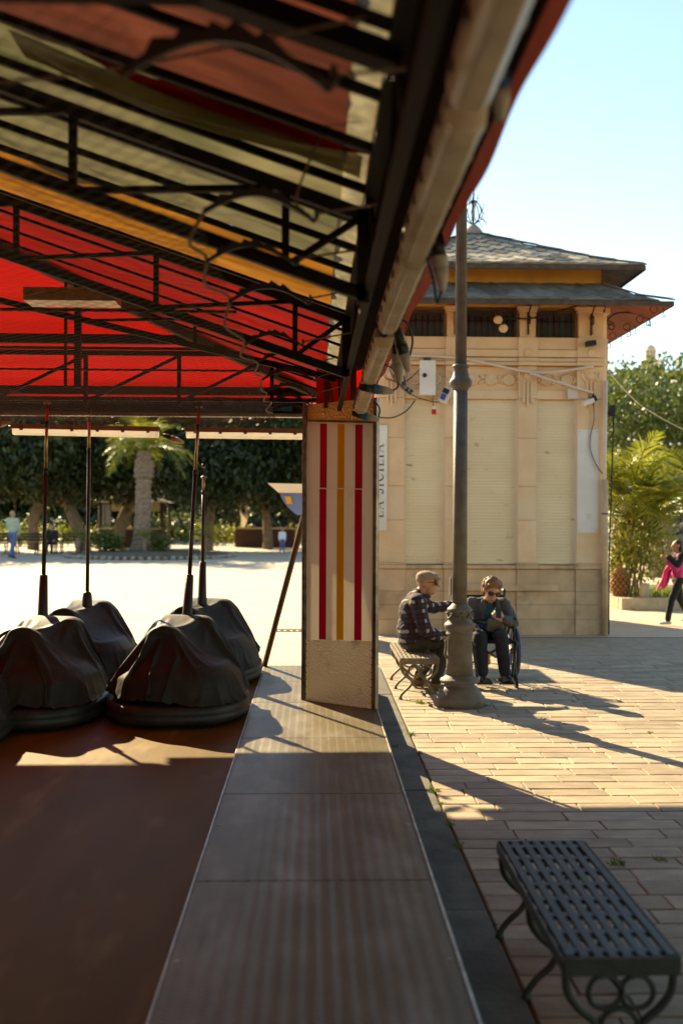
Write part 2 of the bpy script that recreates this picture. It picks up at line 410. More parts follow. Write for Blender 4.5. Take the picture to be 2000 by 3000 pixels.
# ------------------------------------------------------------------ canopy: fabric, frame, net
SL = .34; EX, EZ, EY = .2, 2.80, 9.5; RX = -5.0
cn = thing('ride_canopy', 'red, cream and orange striped canvas canopy on black steel trusses over the bumper cars', 'canopy', (0, 0, 0))
def rz_(x, y):          # roof height, four slopes
    d = min(EX - x, x + 10.2, EY - y, y + 6.0)
    return EZ + SL * max(d, 0)
def fabric(name, m, fn, nu, nv, amp=.012, seed=0):
    def g_(u, v):
        x, y = fn(u, v); z = rz_(x, y)
        w = nz(x*1.1 + seed, y*2.4, seed)*amp + nz(x*4+seed, y*8, seed)*amp*.5 + .25*amp*nz(x*9+y*6, y*14-x*5, seed)
        sag = -.018*math.sin(((y-.05) % .37)/.37*math.pi)
        return (x, y, z + w + sag*.7)
    q = MB(); q.grid(g_, nu, nv); return q.build(name, m, cn)
strips = [(-6,-1.6,'roof_cream'), (-1.6,.05,'roof_orange'), (.05,1.55,'roof_red'), (1.55,3.06,'roof_faded'), (3.06,4.62,'roof_cream'), (4.62,5.72,'roof_orange'), (5.72,9.5,'roof_red')]
def hipx(y): return max(RX, EX - (EY - y)) if y > 4.3 else RX
for i, (a, b_, m) in enumerate(strips):
    if a < -1: lim = lambda y: EX - min(y + 6.0, 5.2)
    else: lim = lambda y: EX - min(5.2, EY - y)
    amp = .05 if m == 'roof_cream' else .03 if m == 'roof_faded' else .018
    fabric('canvas_strip', m, lambda u, v, a=a, b_=b_, lim=lim: (.094 + (lim(a+(b_-a)*v) - .094)*u, a-(.02 if a > -1 else 0)+(b_-a+(.04 if -1 < a and b_ < 9 else 0))*v), 60, 30, amp, i*3.1)
fabric('canvas_strip', 'roof_red', lambda u, v: (RX + (EX-RX)*u - 0, EY - (EY-4.3)*v*min(1, (EX-(RX+(EX-RX)*u))/5.2)), 50, 30, .012, 5)
fabric('canvas_strip', 'roof_red', lambda u, v: (-10.2 + 5.2*u, EY - 5.2*v*u), 20, 16, .012, 6)
fabric('canvas_strip', 'roof_faded', lambda u, v: (-10.2 + 5.2*u, -6+5.2*u + (15.5-10.4*u)*v), 20, 30, .012, 7)
fabric('canvas_strip', 'roof_red', lambda u, v: (-10.2 + 10.4*u, -6 + 5.2*v*(1-abs(2*u-1))), 20, 10, .012, 8)
q = MB()
for k in range(20):
    P = [Vector((EX-5.2*t, EY-5.2*t, EZ+SL*5.2*t)) for t in (k/20, (k+1)/20)]
    o1, o2 = Vector((-.02,.13,-.052)), Vector((.13,-.02,-.052))
    q.quad(P[0]+o1, P[1]+o1, P[1]-Vector((0,0,.02)), P[0]-Vector((0,0,.02))); q.quad(P[0]-Vector((0,0,.02)), P[1]-Vector((0,0,.02)), P[1]+o2, P[0]+o2)
q.build('hip_seam', 'roof_red', cn)
q = MB(); q.grid(lambda u, v: (.165 + .075*u, -6 + 15.3*v, EZ + SL*.035 - .004 - SL*.075*u + .006*nz(v*70, u, 1)), 2, 200); q.build('canvas_edge', 'roof_faded', cn)
# a loose fold of red and cream canvas sagging where the two strips meet
def fold(u, v):
    x = -.75 + .92*u; s_ = math.sin(u*math.pi)
    return (x, 3.06 + .10*v*s_ + .015*math.sin(u*9), rz_(x, 3.06) - .006 - .06*s_*v*(1.3-v) - .012*math.sin(v*11+u*4))
q = MB(); q.grid(fold, 40, 14); q.build('canvas_fold', 'roof_red', cn)
def fold2(u, v):
    x = -.95 + 1.1*u; s_ = math.sin(u*math.pi)
    return (x, 3.10 + .20*v + .02*math.sin(u*7), rz_(x, 3.1) - .012 - .06*s_*math.sin(v*math.pi)*.8 - .014*math.sin(v*16+u*5)*s_)
q = MB(); q.grid(fold2, 40, 20); q.build('canvas_fold', 'roof_cream', cn)
q = MB(); q.grid(lambda u, v: (.088 + .082*u + .004*nz(v*20,0,1), .2 + 8.9*v, rz_(.088+.082*u, 3) - .012 + .012*nz(v*60, u*2, 3)), 3, 160); q.build('webbing_strip', 'webbing', cn)
q = MB()
for k in range(9):
    x = -.38 + .09*k; q.quad((x,1.98,rz_(x,2)-.02),(x+.1,1.98,rz_(x+.1,2)-.02),(x+.09,2.03+.02*math.sin(k*2),rz_(x,2)-.05),(x,2.05+.02*math.cos(k*3),rz_(x,2)-.045))
q = MB(); q.add([(-.42,2.02,rz_(-.42,2)-.012),(-.24,2.05,rz_(-.24,2)-.014),(-.22,2.12,rz_(-.22,2)-.016),(-.3,2.15,rz_(-.3,2)-.014),(-.38,2.08,rz_(-.38,2)-.014)], [(0,1,2,3,4)]); q.build('canvas_patch', 'roof_orange', cn)
# red side valance, hanging
q = MB(); q.grid(lambda u, v: (.452 + .004*math.sin(u*46) + .006*nz(u*14, v, 2), -1 + 8.45*u, 2.60 + .36*v + .008*math.sin(u*70)*(1-v)), 150, 6); q.build('side_valance', 'valance', cn)
q = MB(); q.grid(lambda u, v: (-10.2 + 10.4*u, 9.56 + .012*math.sin(u*90), 2.665 + .13*v), 120, 3); q.build('end_valance', 'valance', cn)
q = MB(); q.grid(lambda u, v: (-1.05 + .85*u, 9.38+.02*math.sin(u*20), 2.66 + .11*v + .02*math.sin(u*9)*v), 20, 3); q.build('blue_cloth', 'bluecloth', cn)
q = MB(); q.grid(lambda u, v: (.02 + .45*u, 7.70 + .01*math.sin(u*14), 2.53 + .47*v), 8, 4); q.build('corner_flap', 'roof_red', cn)
q = MB(); q.grid(lambda u, v: (-10.15 + .02*math.sin(u*80), -6 + 13.5*u, .24 + 2.6*v), 90, 4); q.build('unseen_shade_curtain', 'darkboard', cn)  # out-of-view sheet added on the left to cut light under the canopy
q = MB(); q.grid(lambda u, v: (-10.15 + 9.6*u, -6 + .02*math.sin(u*60), .24 + 2.6*v), 70, 4); q.build('unseen_shade_curtain', 'darkboard', cn)  # second added sheet, behind the camera, blocking light from the rear
# side beam: dark backing boards, rails
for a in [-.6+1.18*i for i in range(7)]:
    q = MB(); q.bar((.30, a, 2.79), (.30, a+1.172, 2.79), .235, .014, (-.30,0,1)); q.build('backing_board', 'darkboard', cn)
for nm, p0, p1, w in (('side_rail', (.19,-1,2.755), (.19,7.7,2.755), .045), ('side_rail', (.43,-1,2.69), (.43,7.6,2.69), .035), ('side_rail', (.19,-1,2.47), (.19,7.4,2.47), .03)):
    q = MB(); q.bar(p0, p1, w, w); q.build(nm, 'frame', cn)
for i in range(14):
    y = .5 + .52*i
    q = MB(); q.bar((.19,y,2.47), (.19,y+(.26 if i % 2 else -.26),2.75), .014, .014); q.build('lattice_bar', 'frame', cn)
# rafters on the right slope
yy = .35
while yy < 9.2:
    xe = max(RX, EX - (EY - yy))
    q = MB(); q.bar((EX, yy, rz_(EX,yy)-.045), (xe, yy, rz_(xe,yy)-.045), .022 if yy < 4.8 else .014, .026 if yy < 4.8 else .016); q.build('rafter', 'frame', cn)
    yy += .37 if yy < 4.6 else .52
def truss(y, w=.034, SL=.34, dep=.30):
    t = MB(); xe = RX if y < 6 else -3.3
    top = lambda x: Vector((x, y, EZ + SL*(EX-x) - .085)); bot = lambda x: Vector((x, y, EZ + SL*(EX-x) - .085 - dep))
    t.bar(top(EX-.02), top(xe), w, w*1.25); t.bar(bot(EX-.02), bot(xe), w, w*1.25)
    t.bar((EX-.03,y,2.42), (EX-.03,y,2.74), w*1.2, w)
    xs = [-.10]
    while xs[-1] - .735 > xe: xs.append(xs[-1]-.735)
    for x in xs: t.bar(bot(x), top(x), w*.75, w*.75)
    t.bar(bot(-.10), top(EX-.03), w*.75, w*.6)
    for a, b_ in zip(xs[:-1], xs[1:]): t.bar(bot(b_), top(a), w*.6, w*.6)
    t.build('truss', 'frame', cn)
for y, w, sl, dp in ((.3,.034,.34,.30), (3.47,.036,.348,.275), (5.3,.036,.34,.29)): truss(y, w, sl, dp)
q = MB(); q.bar((.17,7.45,2.70), (-3.2,7.45,3.46), .034, .045); q.bar((-.885,7.45,2.94), (-.885,7.45,3.14), .026, .026); q.bar((-1.75,7.45,2.62), (-1.75,7.45,3.42), .045, .05); q.bar((-1.84,7.45,2.62), (-1.84,7.45,3.42), .02, .02); q.bar((-1.72,7.45,3.12), (-.9,7.45,3.14), .02, .02); q.build('end_frame', 'frame', cn)
# the flat beam and thick edge near the top of the view
q = MB(); q.bar((.2,2.30,rz_(.2,2)-.07), (-2.4,2.30,rz_(-2.4,2)-.07), .07, .05); q.build('main_rafter', 'frame', cn)
q = MB(); q.bar((-2.4,1.93,2.685), (-.22,1.93,2.685), .035, .03); q.build('tie_bar', 'frame', cn)
# purlins, end truss and uprights under the far red slope
for y, w, h_ in ((8.35,.05,.075), (9.27,.05,.075), (8.5,.022,.022), (7.9,.012,.012)):
    q = MB(); q.bar((EX-(EY-y),y,rz_(-3,y)-.05), (-8,y,rz_(-3,y)-.05), w, h_); q.build('purlin', 'frame', cn)
e = MB(); e.bar((.1,8.5,3.05), (-8,8.5,3.05), .035, .042); e.bar((.1,8.5,2.66), (-8,8.5,2.66), .035, .035)
for i in range(10):
    x = -.355 - .787*i
    e.bar((x,8.5,2.60), (x,8.5,3.05), .032, .036); e.bar((x-.787+.05,8.5,2.66), (x,8.5,3.03), .022, .026)
e.build('end_truss', 'frame', cn)
q = MB(); q.bx(-9.8, -.06, 9.40, 9.5, 2.64, 2.78); q.build('eave_beam', 'frame', cn)
q = MB(); q.bx(-9.8, -.06, 9.46, 9.54, 2.612, 2.639); q.build('eave_lip', 'trim', cn)
q = MB(); q.bar((EX,EY,EZ-.05), (RX,4.3,rz_(RX,4.2)-.08), .05, .07); q.build('hip_rafter', 'wood_dark', cn)
q = MB(); q.bx(-1.75,-1.2,6.05,6.25,2.97,3.05); q.build('wooden_block', 'brass', cn)
# red painted uprights above the column
for (p0, p1, w) in (((.10,7.62,2.50),(.10,7.62,2.98),.045), ((.30,7.55,2.50),(.30,7.55,2.95),.045), ((.10,7.62,2.86),(.26,7.58,3.02),.04), ((.12,7.6,2.78),(.29,7.55,2.78),.03), ((.15,7.6,2.52),(.10,7.6,2.8),.018), ((.2,7.6,2.52),(.27,7.6,2.76),.03)):
    q = MB(); q.bar(p0, p1, w, w); q.build('red_upright', 'redframe', cn)
# serrated net hooks
def hook_mesh():
    q = MB(); N = 26; top = []; botm = []
    for i in range(N+1):
        t = i/N; x = -.32 + .30*t; z = .055*math.sin(t*math.pi*.93 + .08) - .012*t
        k = (t*7) % 1; tooth = .016*(1-k) if .12 < t < .86 else 0
        top.append((x, z + .007 + tooth)); botm.append((x, z - .007))
    out = botm + [(-.012,-.018),(.0,-.006),(.004,.008),(-.004,.016),(-.008,.004)] + top[::-1]
    for i in range(N):
        q.add([(top[i][0],-.005,top[i][1]),(top[i+1][0],-.005,top[i+1][1]),(botm[i+1][0],-.005,botm[i+1][1]),(botm[i][0],-.005,botm[i][1]),
               (top[i][0],.005,top[i][1]),(top[i+1][0],.005,top[i+1][1]),(botm[i+1][0],.005,botm[i+1][1]),(botm[i][0],.005,botm[i][1])],
              [(0,3,2,1),(4,5,6,7),(0,1,5,4),(3,7,6,2)])
    q.tube(curve_pts([(-.022,0,.0),(-.004,0,-.016),(.008,0,-.004),(.003,0,.012)], 4), .006, 6)
    return q.mesh('net_hook')
hm = hook_mesh(); hm.materials.append(M['black'])
hooks = [(1.0,.0,1.05),(1.97,.03,1.3),(2.88,.0,1.0),(3.38,-.06,.95),(4.0,-.02,1.0),(5.0,-.06,.9),(5.7,.0,1.0),(6.3,.01,1.05),(7.15,.0,1.05),(7.7,-.02,.95),(8.5,-.03,1)]
for (y, dx, s_) in hooks:
    o = bpy.data.objects.new('net_hook', hm); COL.objects.link(o); o.parent = cn
    o.location = (dx, y, 2.55); o.scale = (s_, 1.6, s_*1.15); o.rotation_euler = (R(8), R(random.uniform(-4,4)), R(random.uniform(-6,6)))
    q = MB(); q.tube([(dx,y,2.55),(.19,y+.12,2.62)], .004, 5); q.build('tie_cord', 'rope', cn)
ctrl = []
for i, (y, dx, s_) in enumerate(hooks):
    ctrl.append((dx-.32*s_, y, 2.55)); 
    if i+1 < len(hooks): ctrl.append(((dx+hooks[i+1][1])/2-.36, (y+hooks[i+1][0])/2, 2.53))
q = MB(); q.tube(curve_pts(ctrl[4:], 8), .006, 6); q.build('net_rope', 'rope', cn)
q = MB()
for (p, c, r_) in (((-2.0,1.6,2.62),(-.9,2.2,2.62),(.1,2.0,2.68)), ((.05,3.0,2.9),(-.05,2.9,2.62),(-.03,2.88,2.56))):
    q.tube(curve_pts([p, c, r_], 10), .004, 5)
q.build('slack_cord', 'rope', cn)
# conductive wire net
q = MB(); x0, x1, y0, y1, st = -3.6, -.33, 1.2, 9.35, .07
def wire(a, b_):
    a, b_ = Vector(a), Vector(b_); d = (b_-a).normalized(); s_ = Vector((d.y,-d.x,0))*.0008; u = Vector((0,0,.0008))
    q.add([a+s_-u, a-s_-u, a+u*1.2, b_+s_-u, b_-s_-u, b_+u*1.2], [(0,1,4,3),(1,2,5,4),(2,0,3,5)])
W, H = x1-x0, y1-y0; t = -H
while t < W:
    for sgn in (1, -1):
        a = [t, 0.0]; b_ = [t+H, H]
        if a[0] < 0: a = [0, -t]
        if b_[0] > W: b_ = [W, W-t]
        if b_[0]-a[0] > .05:
            P = [Vector((x0+a[0], y0+a[1] if sgn > 0 else y1-a[1], 2.545)), Vector((x0+b_[0], y0+b_[1] if sgn > 0 else y1-b_[1], 2.545))]
            K = 8
            for k in range(K):
                A = P[0].lerp(P[1], k/K); B = P[0].lerp(P[1], (k+1)/K)
                for p in (A, B): p.z = 2.545 - .03*math.sin((p.x-x0)/W*math.pi*3)**2 - .02*math.sin(p.y*1.7)**2
                wire(A, B)
    t += st
q.build('wire_net', 'wire', cn, kind='stuff')
for y in (4.4, 6.2, 8.0):
    q = MB(); q.bar((-8,y,2.575), (-.34,y,2.575), .012, .012); q.build('net_spreader', 'frame', cn)

# ------------------------------------------------------------------ light fittings and plugs
def fitting(label, p, q_, mbase, group, md='diffuser'):
    p, q_ = Vector(p), Vector(q_); L_ = (q_-p).length
    t = thing('batten_light', label, 'light fitting', p, 0, group)
    d = (q_-p).normalized(); rot = Vector((0,1,0)).rotation_difference(d)
    t.rotation_mode = 'QUATERNION'; t.rotation_quaternion = rot
    b_ = MB(); b_.prism([(-.05,0),(.05,0),(.046,.045),(-.046,.045)], .0, L_); b_.build('base_tray', mbase, t, .004, world=False)
    c = MB(); c.prism([(-.048,0),(-.042,-.035),(-.022,-.055),(.022,-.055),(.042,-.035),(.048,0)], .012, L_-.012); c.build('diffuser', md, t, .003, world=False)
    for k in range(6):
        for sx_ in (-1, 1):
            s_ = MB(); s_.box((sx_*.052, .1+(L_-.2)*k/5, 0), (.008,.03,.03)); s_.build('clip', 'steel', t, world=False)
    e_ = MB(); e_.tube([(0,-.03,.012),(0,.0,.012)], .018, 10); e_.build('cable_gland', 'black', t, world=False)
    return t
G1 = 'batten lights along the canopy side'
fitting('nearest, strongly blurred batten light at top of canopy side', (.322,.86,2.575), (.322,2.08,2.575), 'fix_grey', G1)
fitting('second batten light from the top along canopy side, grey with cream cover', (.333,2.16,2.575), (.333,3.30,2.575), 'fix_grey', G1)
fitting('third batten light from the top along canopy side', (.342,3.38,2.575), (.342,4.62,2.575), 'fix_grey', G1)
fitting('fourth batten light from the top, above the black and blue plug', (.35,4.95,2.57), (.35,6.2,2.55), 'fix_grey', G1)
fitting('lowest batten light of canopy side, hanging before the upper gold plate', (.35,6.3,2.53), (.335,7.22,2.45), 'fix_grey', G1)
G2 = 'batten lights under the far eave'
fitting('left pale batten light under the far canopy eave with shiny white cover', (-2.81,9.38,2.475), (-1.44,9.38,2.455), 'fix_brown', G2, 'diffuser_far')
fitting('right batten light under far eave ending behind striped column, brown tray', (-1.2,9.38,2.455), (.16,9.38,2.445), 'fix_brown', G2, 'diffuser_far')
def plug(label, p, d, L_=.19, cable=None, mid='plug_blue'):
    t = thing('cable_plug', label, 'plug', p)
    d = Vector(d).normalized(); m = Vector((0,0,1)).rotation_difference(d).to_matrix(); s_ = L_/.19
    for nm, prof, mm in (('plug_body', [(.010,-.095),(.017,-.09),(.021,-.05),(.024,-.02)], 'black'), ('plug_collar', [(.0245,-.02),(.026,-.015),(.026,.012),(.0245,.018)], mid), ('plug_grip', [(.024,.018),(.022,.05),(.014,.085),(.008,.10)], 'plug_grey')):
        q = MB(); q.lathe([(r*s_*1.05, z*s_) for r, z in prof], (0,0,0), 14); q.v = [tuple(m @ Vector(v_)) for v_ in q.v]
        q.build(nm, mm, t, world=False)
    if cable:
        q = MB(); q.tube(curve_pts(cable, 8), .0055, 6); q.build('cable', 'black', t)
    return t
plug('blurred grey and blue plug beside the nearest batten lights', (.405,2.16,2.635), (.1,.6,-1), .17, [(.40,2.12,2.71),(.39,2.10,2.70),(.36,2.10,2.64)])
plug('fat grey plug hanging where second and third batten lights meet', (.425,3.36,2.54), (.1,.1,-1), .19, [(.43,3.36,2.44),(.42,3.4,2.41),(.41,3.4,2.48),(.38,3.36,2.56)], 'plug_grey')
plug('round dark plug hanging on a cable below third batten light', (.42,4.72,2.47), (.3,.2,-1), .21, [(.36,4.66,2.57),(.43,4.7,2.6),(.47,4.74,2.52),(.45,4.74,2.42)], 'black')
plug('black, blue and grey plug lying across the fourth batten light end', (.39,6.22,2.47), (1,.1,-.12), .22, [(.49,6.22,2.46),(.53,6.24,2.5),(.5,6.26,2.6),(.42,6.2,2.63)])
plug('lowest black, blue and grey plug in front of the upper gold plate', (.37,7.12,2.39), (1,-.1,-.25), .2, [(.46,7.12,2.37),(.475,7.14,2.44),(.44,7.14,2.5),(.40,7.1,2.52)])
plug('brown plug on a cable between the two far eave lights', (-1.31,9.36,2.39), (1,0,-.35), .2, [(-1.44,9.36,2.5),(-1.42,9.36,2.43),(-1.40,9.36,2.42)], 'fix_brown')
plug('small pale plug on a cable at far left eave light', (-2.92,9.36,2.51), (1,0,.25), .2, [(-3.1,9.36,2.48),(-3.0,9.36,2.48)], 'fix_brown')
plug('white ribbed plug hanging behind fourth batten light', (.44,5.2,2.50), (.05,.1,-1), .24, [(.44,5.2,2.38),(.49,5.3,2.36),(.5,5.5,2.45)], 'plug_grey')
# ------------------------------------------------------------------ covered bumper cars
def cover_mesh(seed, lean, frames=42):
    # drape a real sheet over the seat, steering hump and bumper, then keep the settled mesh
    rr = random.Random(seed)
    k = MB(); N = 40
    def ring(sx_, sy_, z, px_=.75): return [(sx_*math.copysign(abs(math.cos(t))**px_, math.cos(t)), sy_*math.copysign(abs(math.sin(t))**px_, math.sin(t)), z) for t in [2*math.pi*i/N for i in range(N)]]
    lv = [ring(.50,.62,.0), ring(.50,.62,.13), ring(.46,.58,.155), ring(.41,.52,.30), ring(.34,.45,.37)]
    k.add([p for r_ in lv for p in r_], [(a*N+i, a*N+(i+1) % N, (a+1)*N+(i+1) % N, (a+1)*N+i) for a in range(4) for i in range(N)] + [list(range(4*N, 5*N))])
    cv = thing_tmp(k)
    s_ = MB(); s_.prism([(-.30,.30),(.30+lean*.03,.30),(.27,.50),(.20+lean*.02,.66),(-.17+lean*.02,.67),(-.26,.52)], .16, .34); s2 = thing_tmp(s_, .05)
    h_ = MB(); h_.tube(curve_pts([(-.25+lean*.05,-.20,.30),(-.22+lean*.05,-.20,.52),(-.10+lean*.05,-.20,.62),(.03+lean*.05,-.20,.53),(.06+lean*.05,-.20,.30)], 6), .022, 8); s3 = thing_tmp(h_)
    cols = [cv, s2, s3]
    for o in cols:
        m_ = o.modifiers.new('col', 'COLLISION'); o.collision.thickness_outer = .012; o.collision.cloth_friction = 25
    n_ = 70; g = MB(); AX_, AY_ = .735, .858
    idx = {}; vv = []; ff = []
    for a in range(n_+1):
        for b_ in range(n_+1):
            u, v = 2*a/n_-1, 2*b_/n_-1
            if abs(u)**2.6 + abs(v)**2.6 <= 1.02:
                idx[(a,b_)] = len(vv); vv.append((u*AX_, v*AY_+.03, .74 + .01*nz(u*3+seed, v*3, seed)))
    for a in range(n_):
        for b_ in range(n_):
            q4 = [(a,b_),(a+1,b_),(a+1,b_+1),(a,b_+1)]
            if all(p in idx for p in q4): ff.append([idx[p] for p in q4])
    g.add(vv, ff, True); cl_ = thing_tmp(g)
    m_ = cl_.modifiers.new('cloth', 'CLOTH'); st = m_.settings
    st.quality = 6; st.mass = .35; st.tension_stiffness = 25; st.compression_stiffness = 25; st.shear_stiffness = 12; st.bending_stiffness = 1.2
    st.air_damping = 2.0; st.tension_damping = 8; st.compression_damping = 8; st.shear_damping = 8
    m_.collision_settings.distance_min = .012; m_.collision_settings.collision_quality = 3; m_.collision_settings.use_self_collision = False
    m_.point_cache.frame_start = 1; m_.point_cache.frame_end = frames
    for f_ in range(1, frames+1): SC.frame_set(f_)
    dg = bpy.context.evaluated_depsgraph_get()
    me = bpy.data.meshes.new_from_object(cl_.evaluated_get(dg))
    for o in cols + [cl_]: bpy.data.objects.remove(o)
    SC.frame_set(1)
    # tuck the hem in round the bumper
    for v in me.vertices:
        p = v.co
        rad = (abs(p.x/.525)**2.7 + abs(p.y/.645)**2.7)**(1/2.7)
        if p.z < .20 and rad > 1: v.co.x /= rad; v.co.y /= rad
        if v.co.z < .075: v.co.z = .075 + .02*(v.co.z-.075)
    for p in me.polygons: p.use_smooth = True
    me.update(); return me
def thing_tmp(mb, bev=0):
    me = mb.mesh('tmp'); o = bpy.data.objects.new('tmp', me); COL.objects.link(o)
    if bev:
        b_ = o.modifiers.new('b', 'BEVEL'); b_.width = bev; b_.segments = 3
        bake(o)
    return o
covers = [cover_mesh(1.7, 0), cover_mesh(4.3, 1.2), cover_mesh(9.1, -.8)]
G3 = 'covered bumper cars parked on the ride floor'
def bumper_car(label, x, y, rz, cov, pole):
    t = thing('bumper_car', label, 'bumper car', (x, y, .232), rz, G3)
    def rim(a, g_):
        ca, sa = math.cos(a), math.sin(a)
        return ((.50+g_)*math.copysign(abs(ca)**.72, ca), (.62+g_)*math.copysign(abs(sa)**.78, sa))
    b_ = MB(); prof = [(-.10,.03),(-.02,.025),(.0,.04),(.008,.075),(.0,.085),(.006,.095),(.002,.135),(-.02,.152),(-.10,.155)]
    N = 56; vv = []; ff = []
    for j in range(N):
        for g_, z in prof:
            xx, yy_ = rim(2*math.pi*j/N, g_); vv.append((xx, yy_, z))
    K = len(prof)
    for j in range(N):
        for i in range(K-1): ff.append((j*K+i, ((j+1) % N)*K+i, ((j+1) % N)*K+i+1, j*K+i+1))
    b_.add(vv, ff, True); b_.build('bumper', 'rubber', t, world=False)
    u = MB(); u.lathe([(.34,.0),(.40,.03),(.40,.15)], (0,0,0), 24); u.build('chassis', 'black', t, world=False)
    for sx_ in (-1, 1):
        w = MB(); w.lathe([(.05,-.02),(.06,-.012),(.06,.012),(.05,.02)], (sx_*.3, -.3, .06), 14, (1,0,0)); w.build('wheel', 'rubber', t, world=False)
    cvo = link('canvas_cover', covers[cov].copy(), 'canvas', t); sm_ = cvo.modifiers.new('sub', 'SUBSURF'); sm_.levels = 1; sm_.render_levels = 1
    h_ = MB(); h_.tube(curve_pts([(-.235,-.185,.50),(-.20,-.19,.585),(-.11,-.195,.632),(-.02,-.19,.60),(.04,-.18,.52)], 6), .012, 8); h_.build('wheel_rim', 'rubber', t, world=False)
    (bx_, by_, bz_), (tx, ty, tz), s0, c0, tip = pole
    b0 = Vector((bx_-x, by_-y, bz_-.232)); t0 = Vector((tx-x, ty-y, tz-.232)); ir = Matrix.Rotation(-rz, 3, 'Z'); b0 = ir @ b0; t0 = ir @ t0
    P = lambda s_: b0.lerp(t0, s_)
    q = MB(); q.tube([P(-.12), P(0), P(.02), P(s0), P(s0+.004)], [.045,.043,.038,.031,.016], 14); q.build('pole_sleeve', 'rubber', t, world=False)
    q = MB(); q.tube([P(s0-.02), P(c0)], .0165, 10); q.build('pole', 'pole_black', t, world=False)
    q = MB(); q.tube([P(c0), P(c0+.025)], .020, 10); q.build('pole_collar', 'black', t, world=False)
    q = MB(); q.tube([P(c0+.02), P(tip)], [.0135,.012], 8); q.build('pole_tip', 'brass', t, world=False)
    if tip > .9:
        q = MB(); q.tube([P(c0+.22), P(c0+.25)], .017, 10); q.build('pole_collar', 'black', t, world=False)
        q = MB(); q.lathe([(.008,-.012),(.028,-.006),(.028,.004),(.006,.012)], P(tip), 12); q.build('contact_shoe', 'steel', t, world=False)
    return t
bumper_car('covered bumper car nearest the platform, sunlight on its left flank', -.97, 7.32, R(2), 0, ((-.955,7.62,.90),(-.92,8.05,2.55),.19,.66,1))
bumper_car('covered bumper car on left, front row, its cover dark and unlit', -1.98, 7.22, R(-3), 1, ((-2.04,7.6,.90),(-2.08,7.85,2.55),.19,.66,1))
bumper_car('covered bumper car behind the front left one', -1.98, 8.66, R(4), 2, ((-1.965,8.75,.95),(-2.02,9.05,2.55),.03,.80,1))
bumper_car('covered bumper car behind the one nearest platform, with the short pole', -.96, 8.86, R(-4), 2, ((-.985,8.92,.93),(-.985,9.0,2.02),.30,.86,1))
bumper_car('covered bumper car cut by the left picture edge', -2.46, 6.52, R(10), 0, ((-2.5,6.8,.92),(-2.5,7.1,2.55),.19,.66,1))

# ------------------------------------------------------------------ lamp post
LX, LY = 1.29, 8.72
lp = thing('lamp_post', 'tall grey cast iron lamp post with moulded pedestal before the kiosk', 'lamp post', (LX, LY, .012))
def lpart(nm, prof, n=36, m='lamp_iron'):
    q = MB(); q.lathe(prof, (0,0,0), n); return q.build(nm, m, lp, world=False)
lpart('pedestal', [(.225,-.02),(.225,.075),(.218,.088),(.205,.092),(.203,.10),(.19,.125),(.178,.14),(.176,.15),(.150,.172),(.132,.186),(.130,.198),(.145,.204),(.168,.214),(.172,.226),(.166,.238),(.150,.246),(.128,.258),(.120,.272)])
lpart('pedestal_shaft', [(.119,.270),(.113,.42),(.106,.615),(.114,.620),(.121,.632),(.118,.642),(.113,.648),(.116,.668),(.126,.680),(.136,.700),(.135,.714),(.124,.728),(.110,.738),(.105,.752),(.100,.80),(.098,.825),(.108,.832),(.112,.845),(.106,.857),(.092,.868),(.075,.885),(.066,.90)])
q = MB()
for k in range(8):                                          # cast garland round the neck
    a0 = 2*math.pi*k/8
    pts = []
    for j in range(9):
        t = j/8; a = a0 + t*2*math.pi/8; r_ = .104 + .006*math.sin(t*math.pi)
        pts.append((r_*math.cos(a), r_*math.sin(a), .815 - .045*math.sin(t*math.pi)))
    q.tube(pts, [.006+.006*math.sin(j/8*math.pi) for j in range(9)], 8)
    q.sphere((.108*math.cos(a0), .108*math.sin(a0), .812), .013, 8, 6)
q.build('garland', 'lamp_iron', lp, world=False)
lpart('shaft', [(.064,.895),(.0625,1.6),(.0605,2.775)])
lpart('collar', [(.062,2.77),(.068,2.785),(.072,2.79),(.092,2.808),(.100,2.83),(.100,2.85),(.090,2.868),(.076,2.885),(.066,2.93),(.062,2.965),(.07,2.97),(.074,2.982),(.068,2.995),(.052,3.0)])
lpart('upper_shaft', [(.0505,2.99),(.047,4.9),(.06,4.92),(.06,4.95),(.03,5.0)])
q = MB(); q.box((-.085,-.02,.99+.06), (.014,.05,.15)); q.build('access_plate', 'lamp_iron', lp, .003, world=False)
q = MB(); q.tube(curve_pts([(-.115,-.02,.42),(-.128,-.02,.46),(-.122,-.02,.52),(-.126,-.02,.58)], 5), .012, 6); q.build('cast_scroll', 'lamp_iron', lp, world=False)
q = MB(); q.lathe([(.05,5.0),(.15,5.06),(.19,5.2),(.22,5.55),(.2,5.56)], (0,0,0), 6, smooth=False); q.build('lantern_glass', 'diffuser', lp, world=False)
q = MB(); q.lathe([(.24,5.55),(.25,5.58),(.12,5.74),(.03,5.8),(.02,5.9)], (0,0,0), 6, smooth=False); q.build('lantern_cap', 'lamp_iron', lp, world=False)

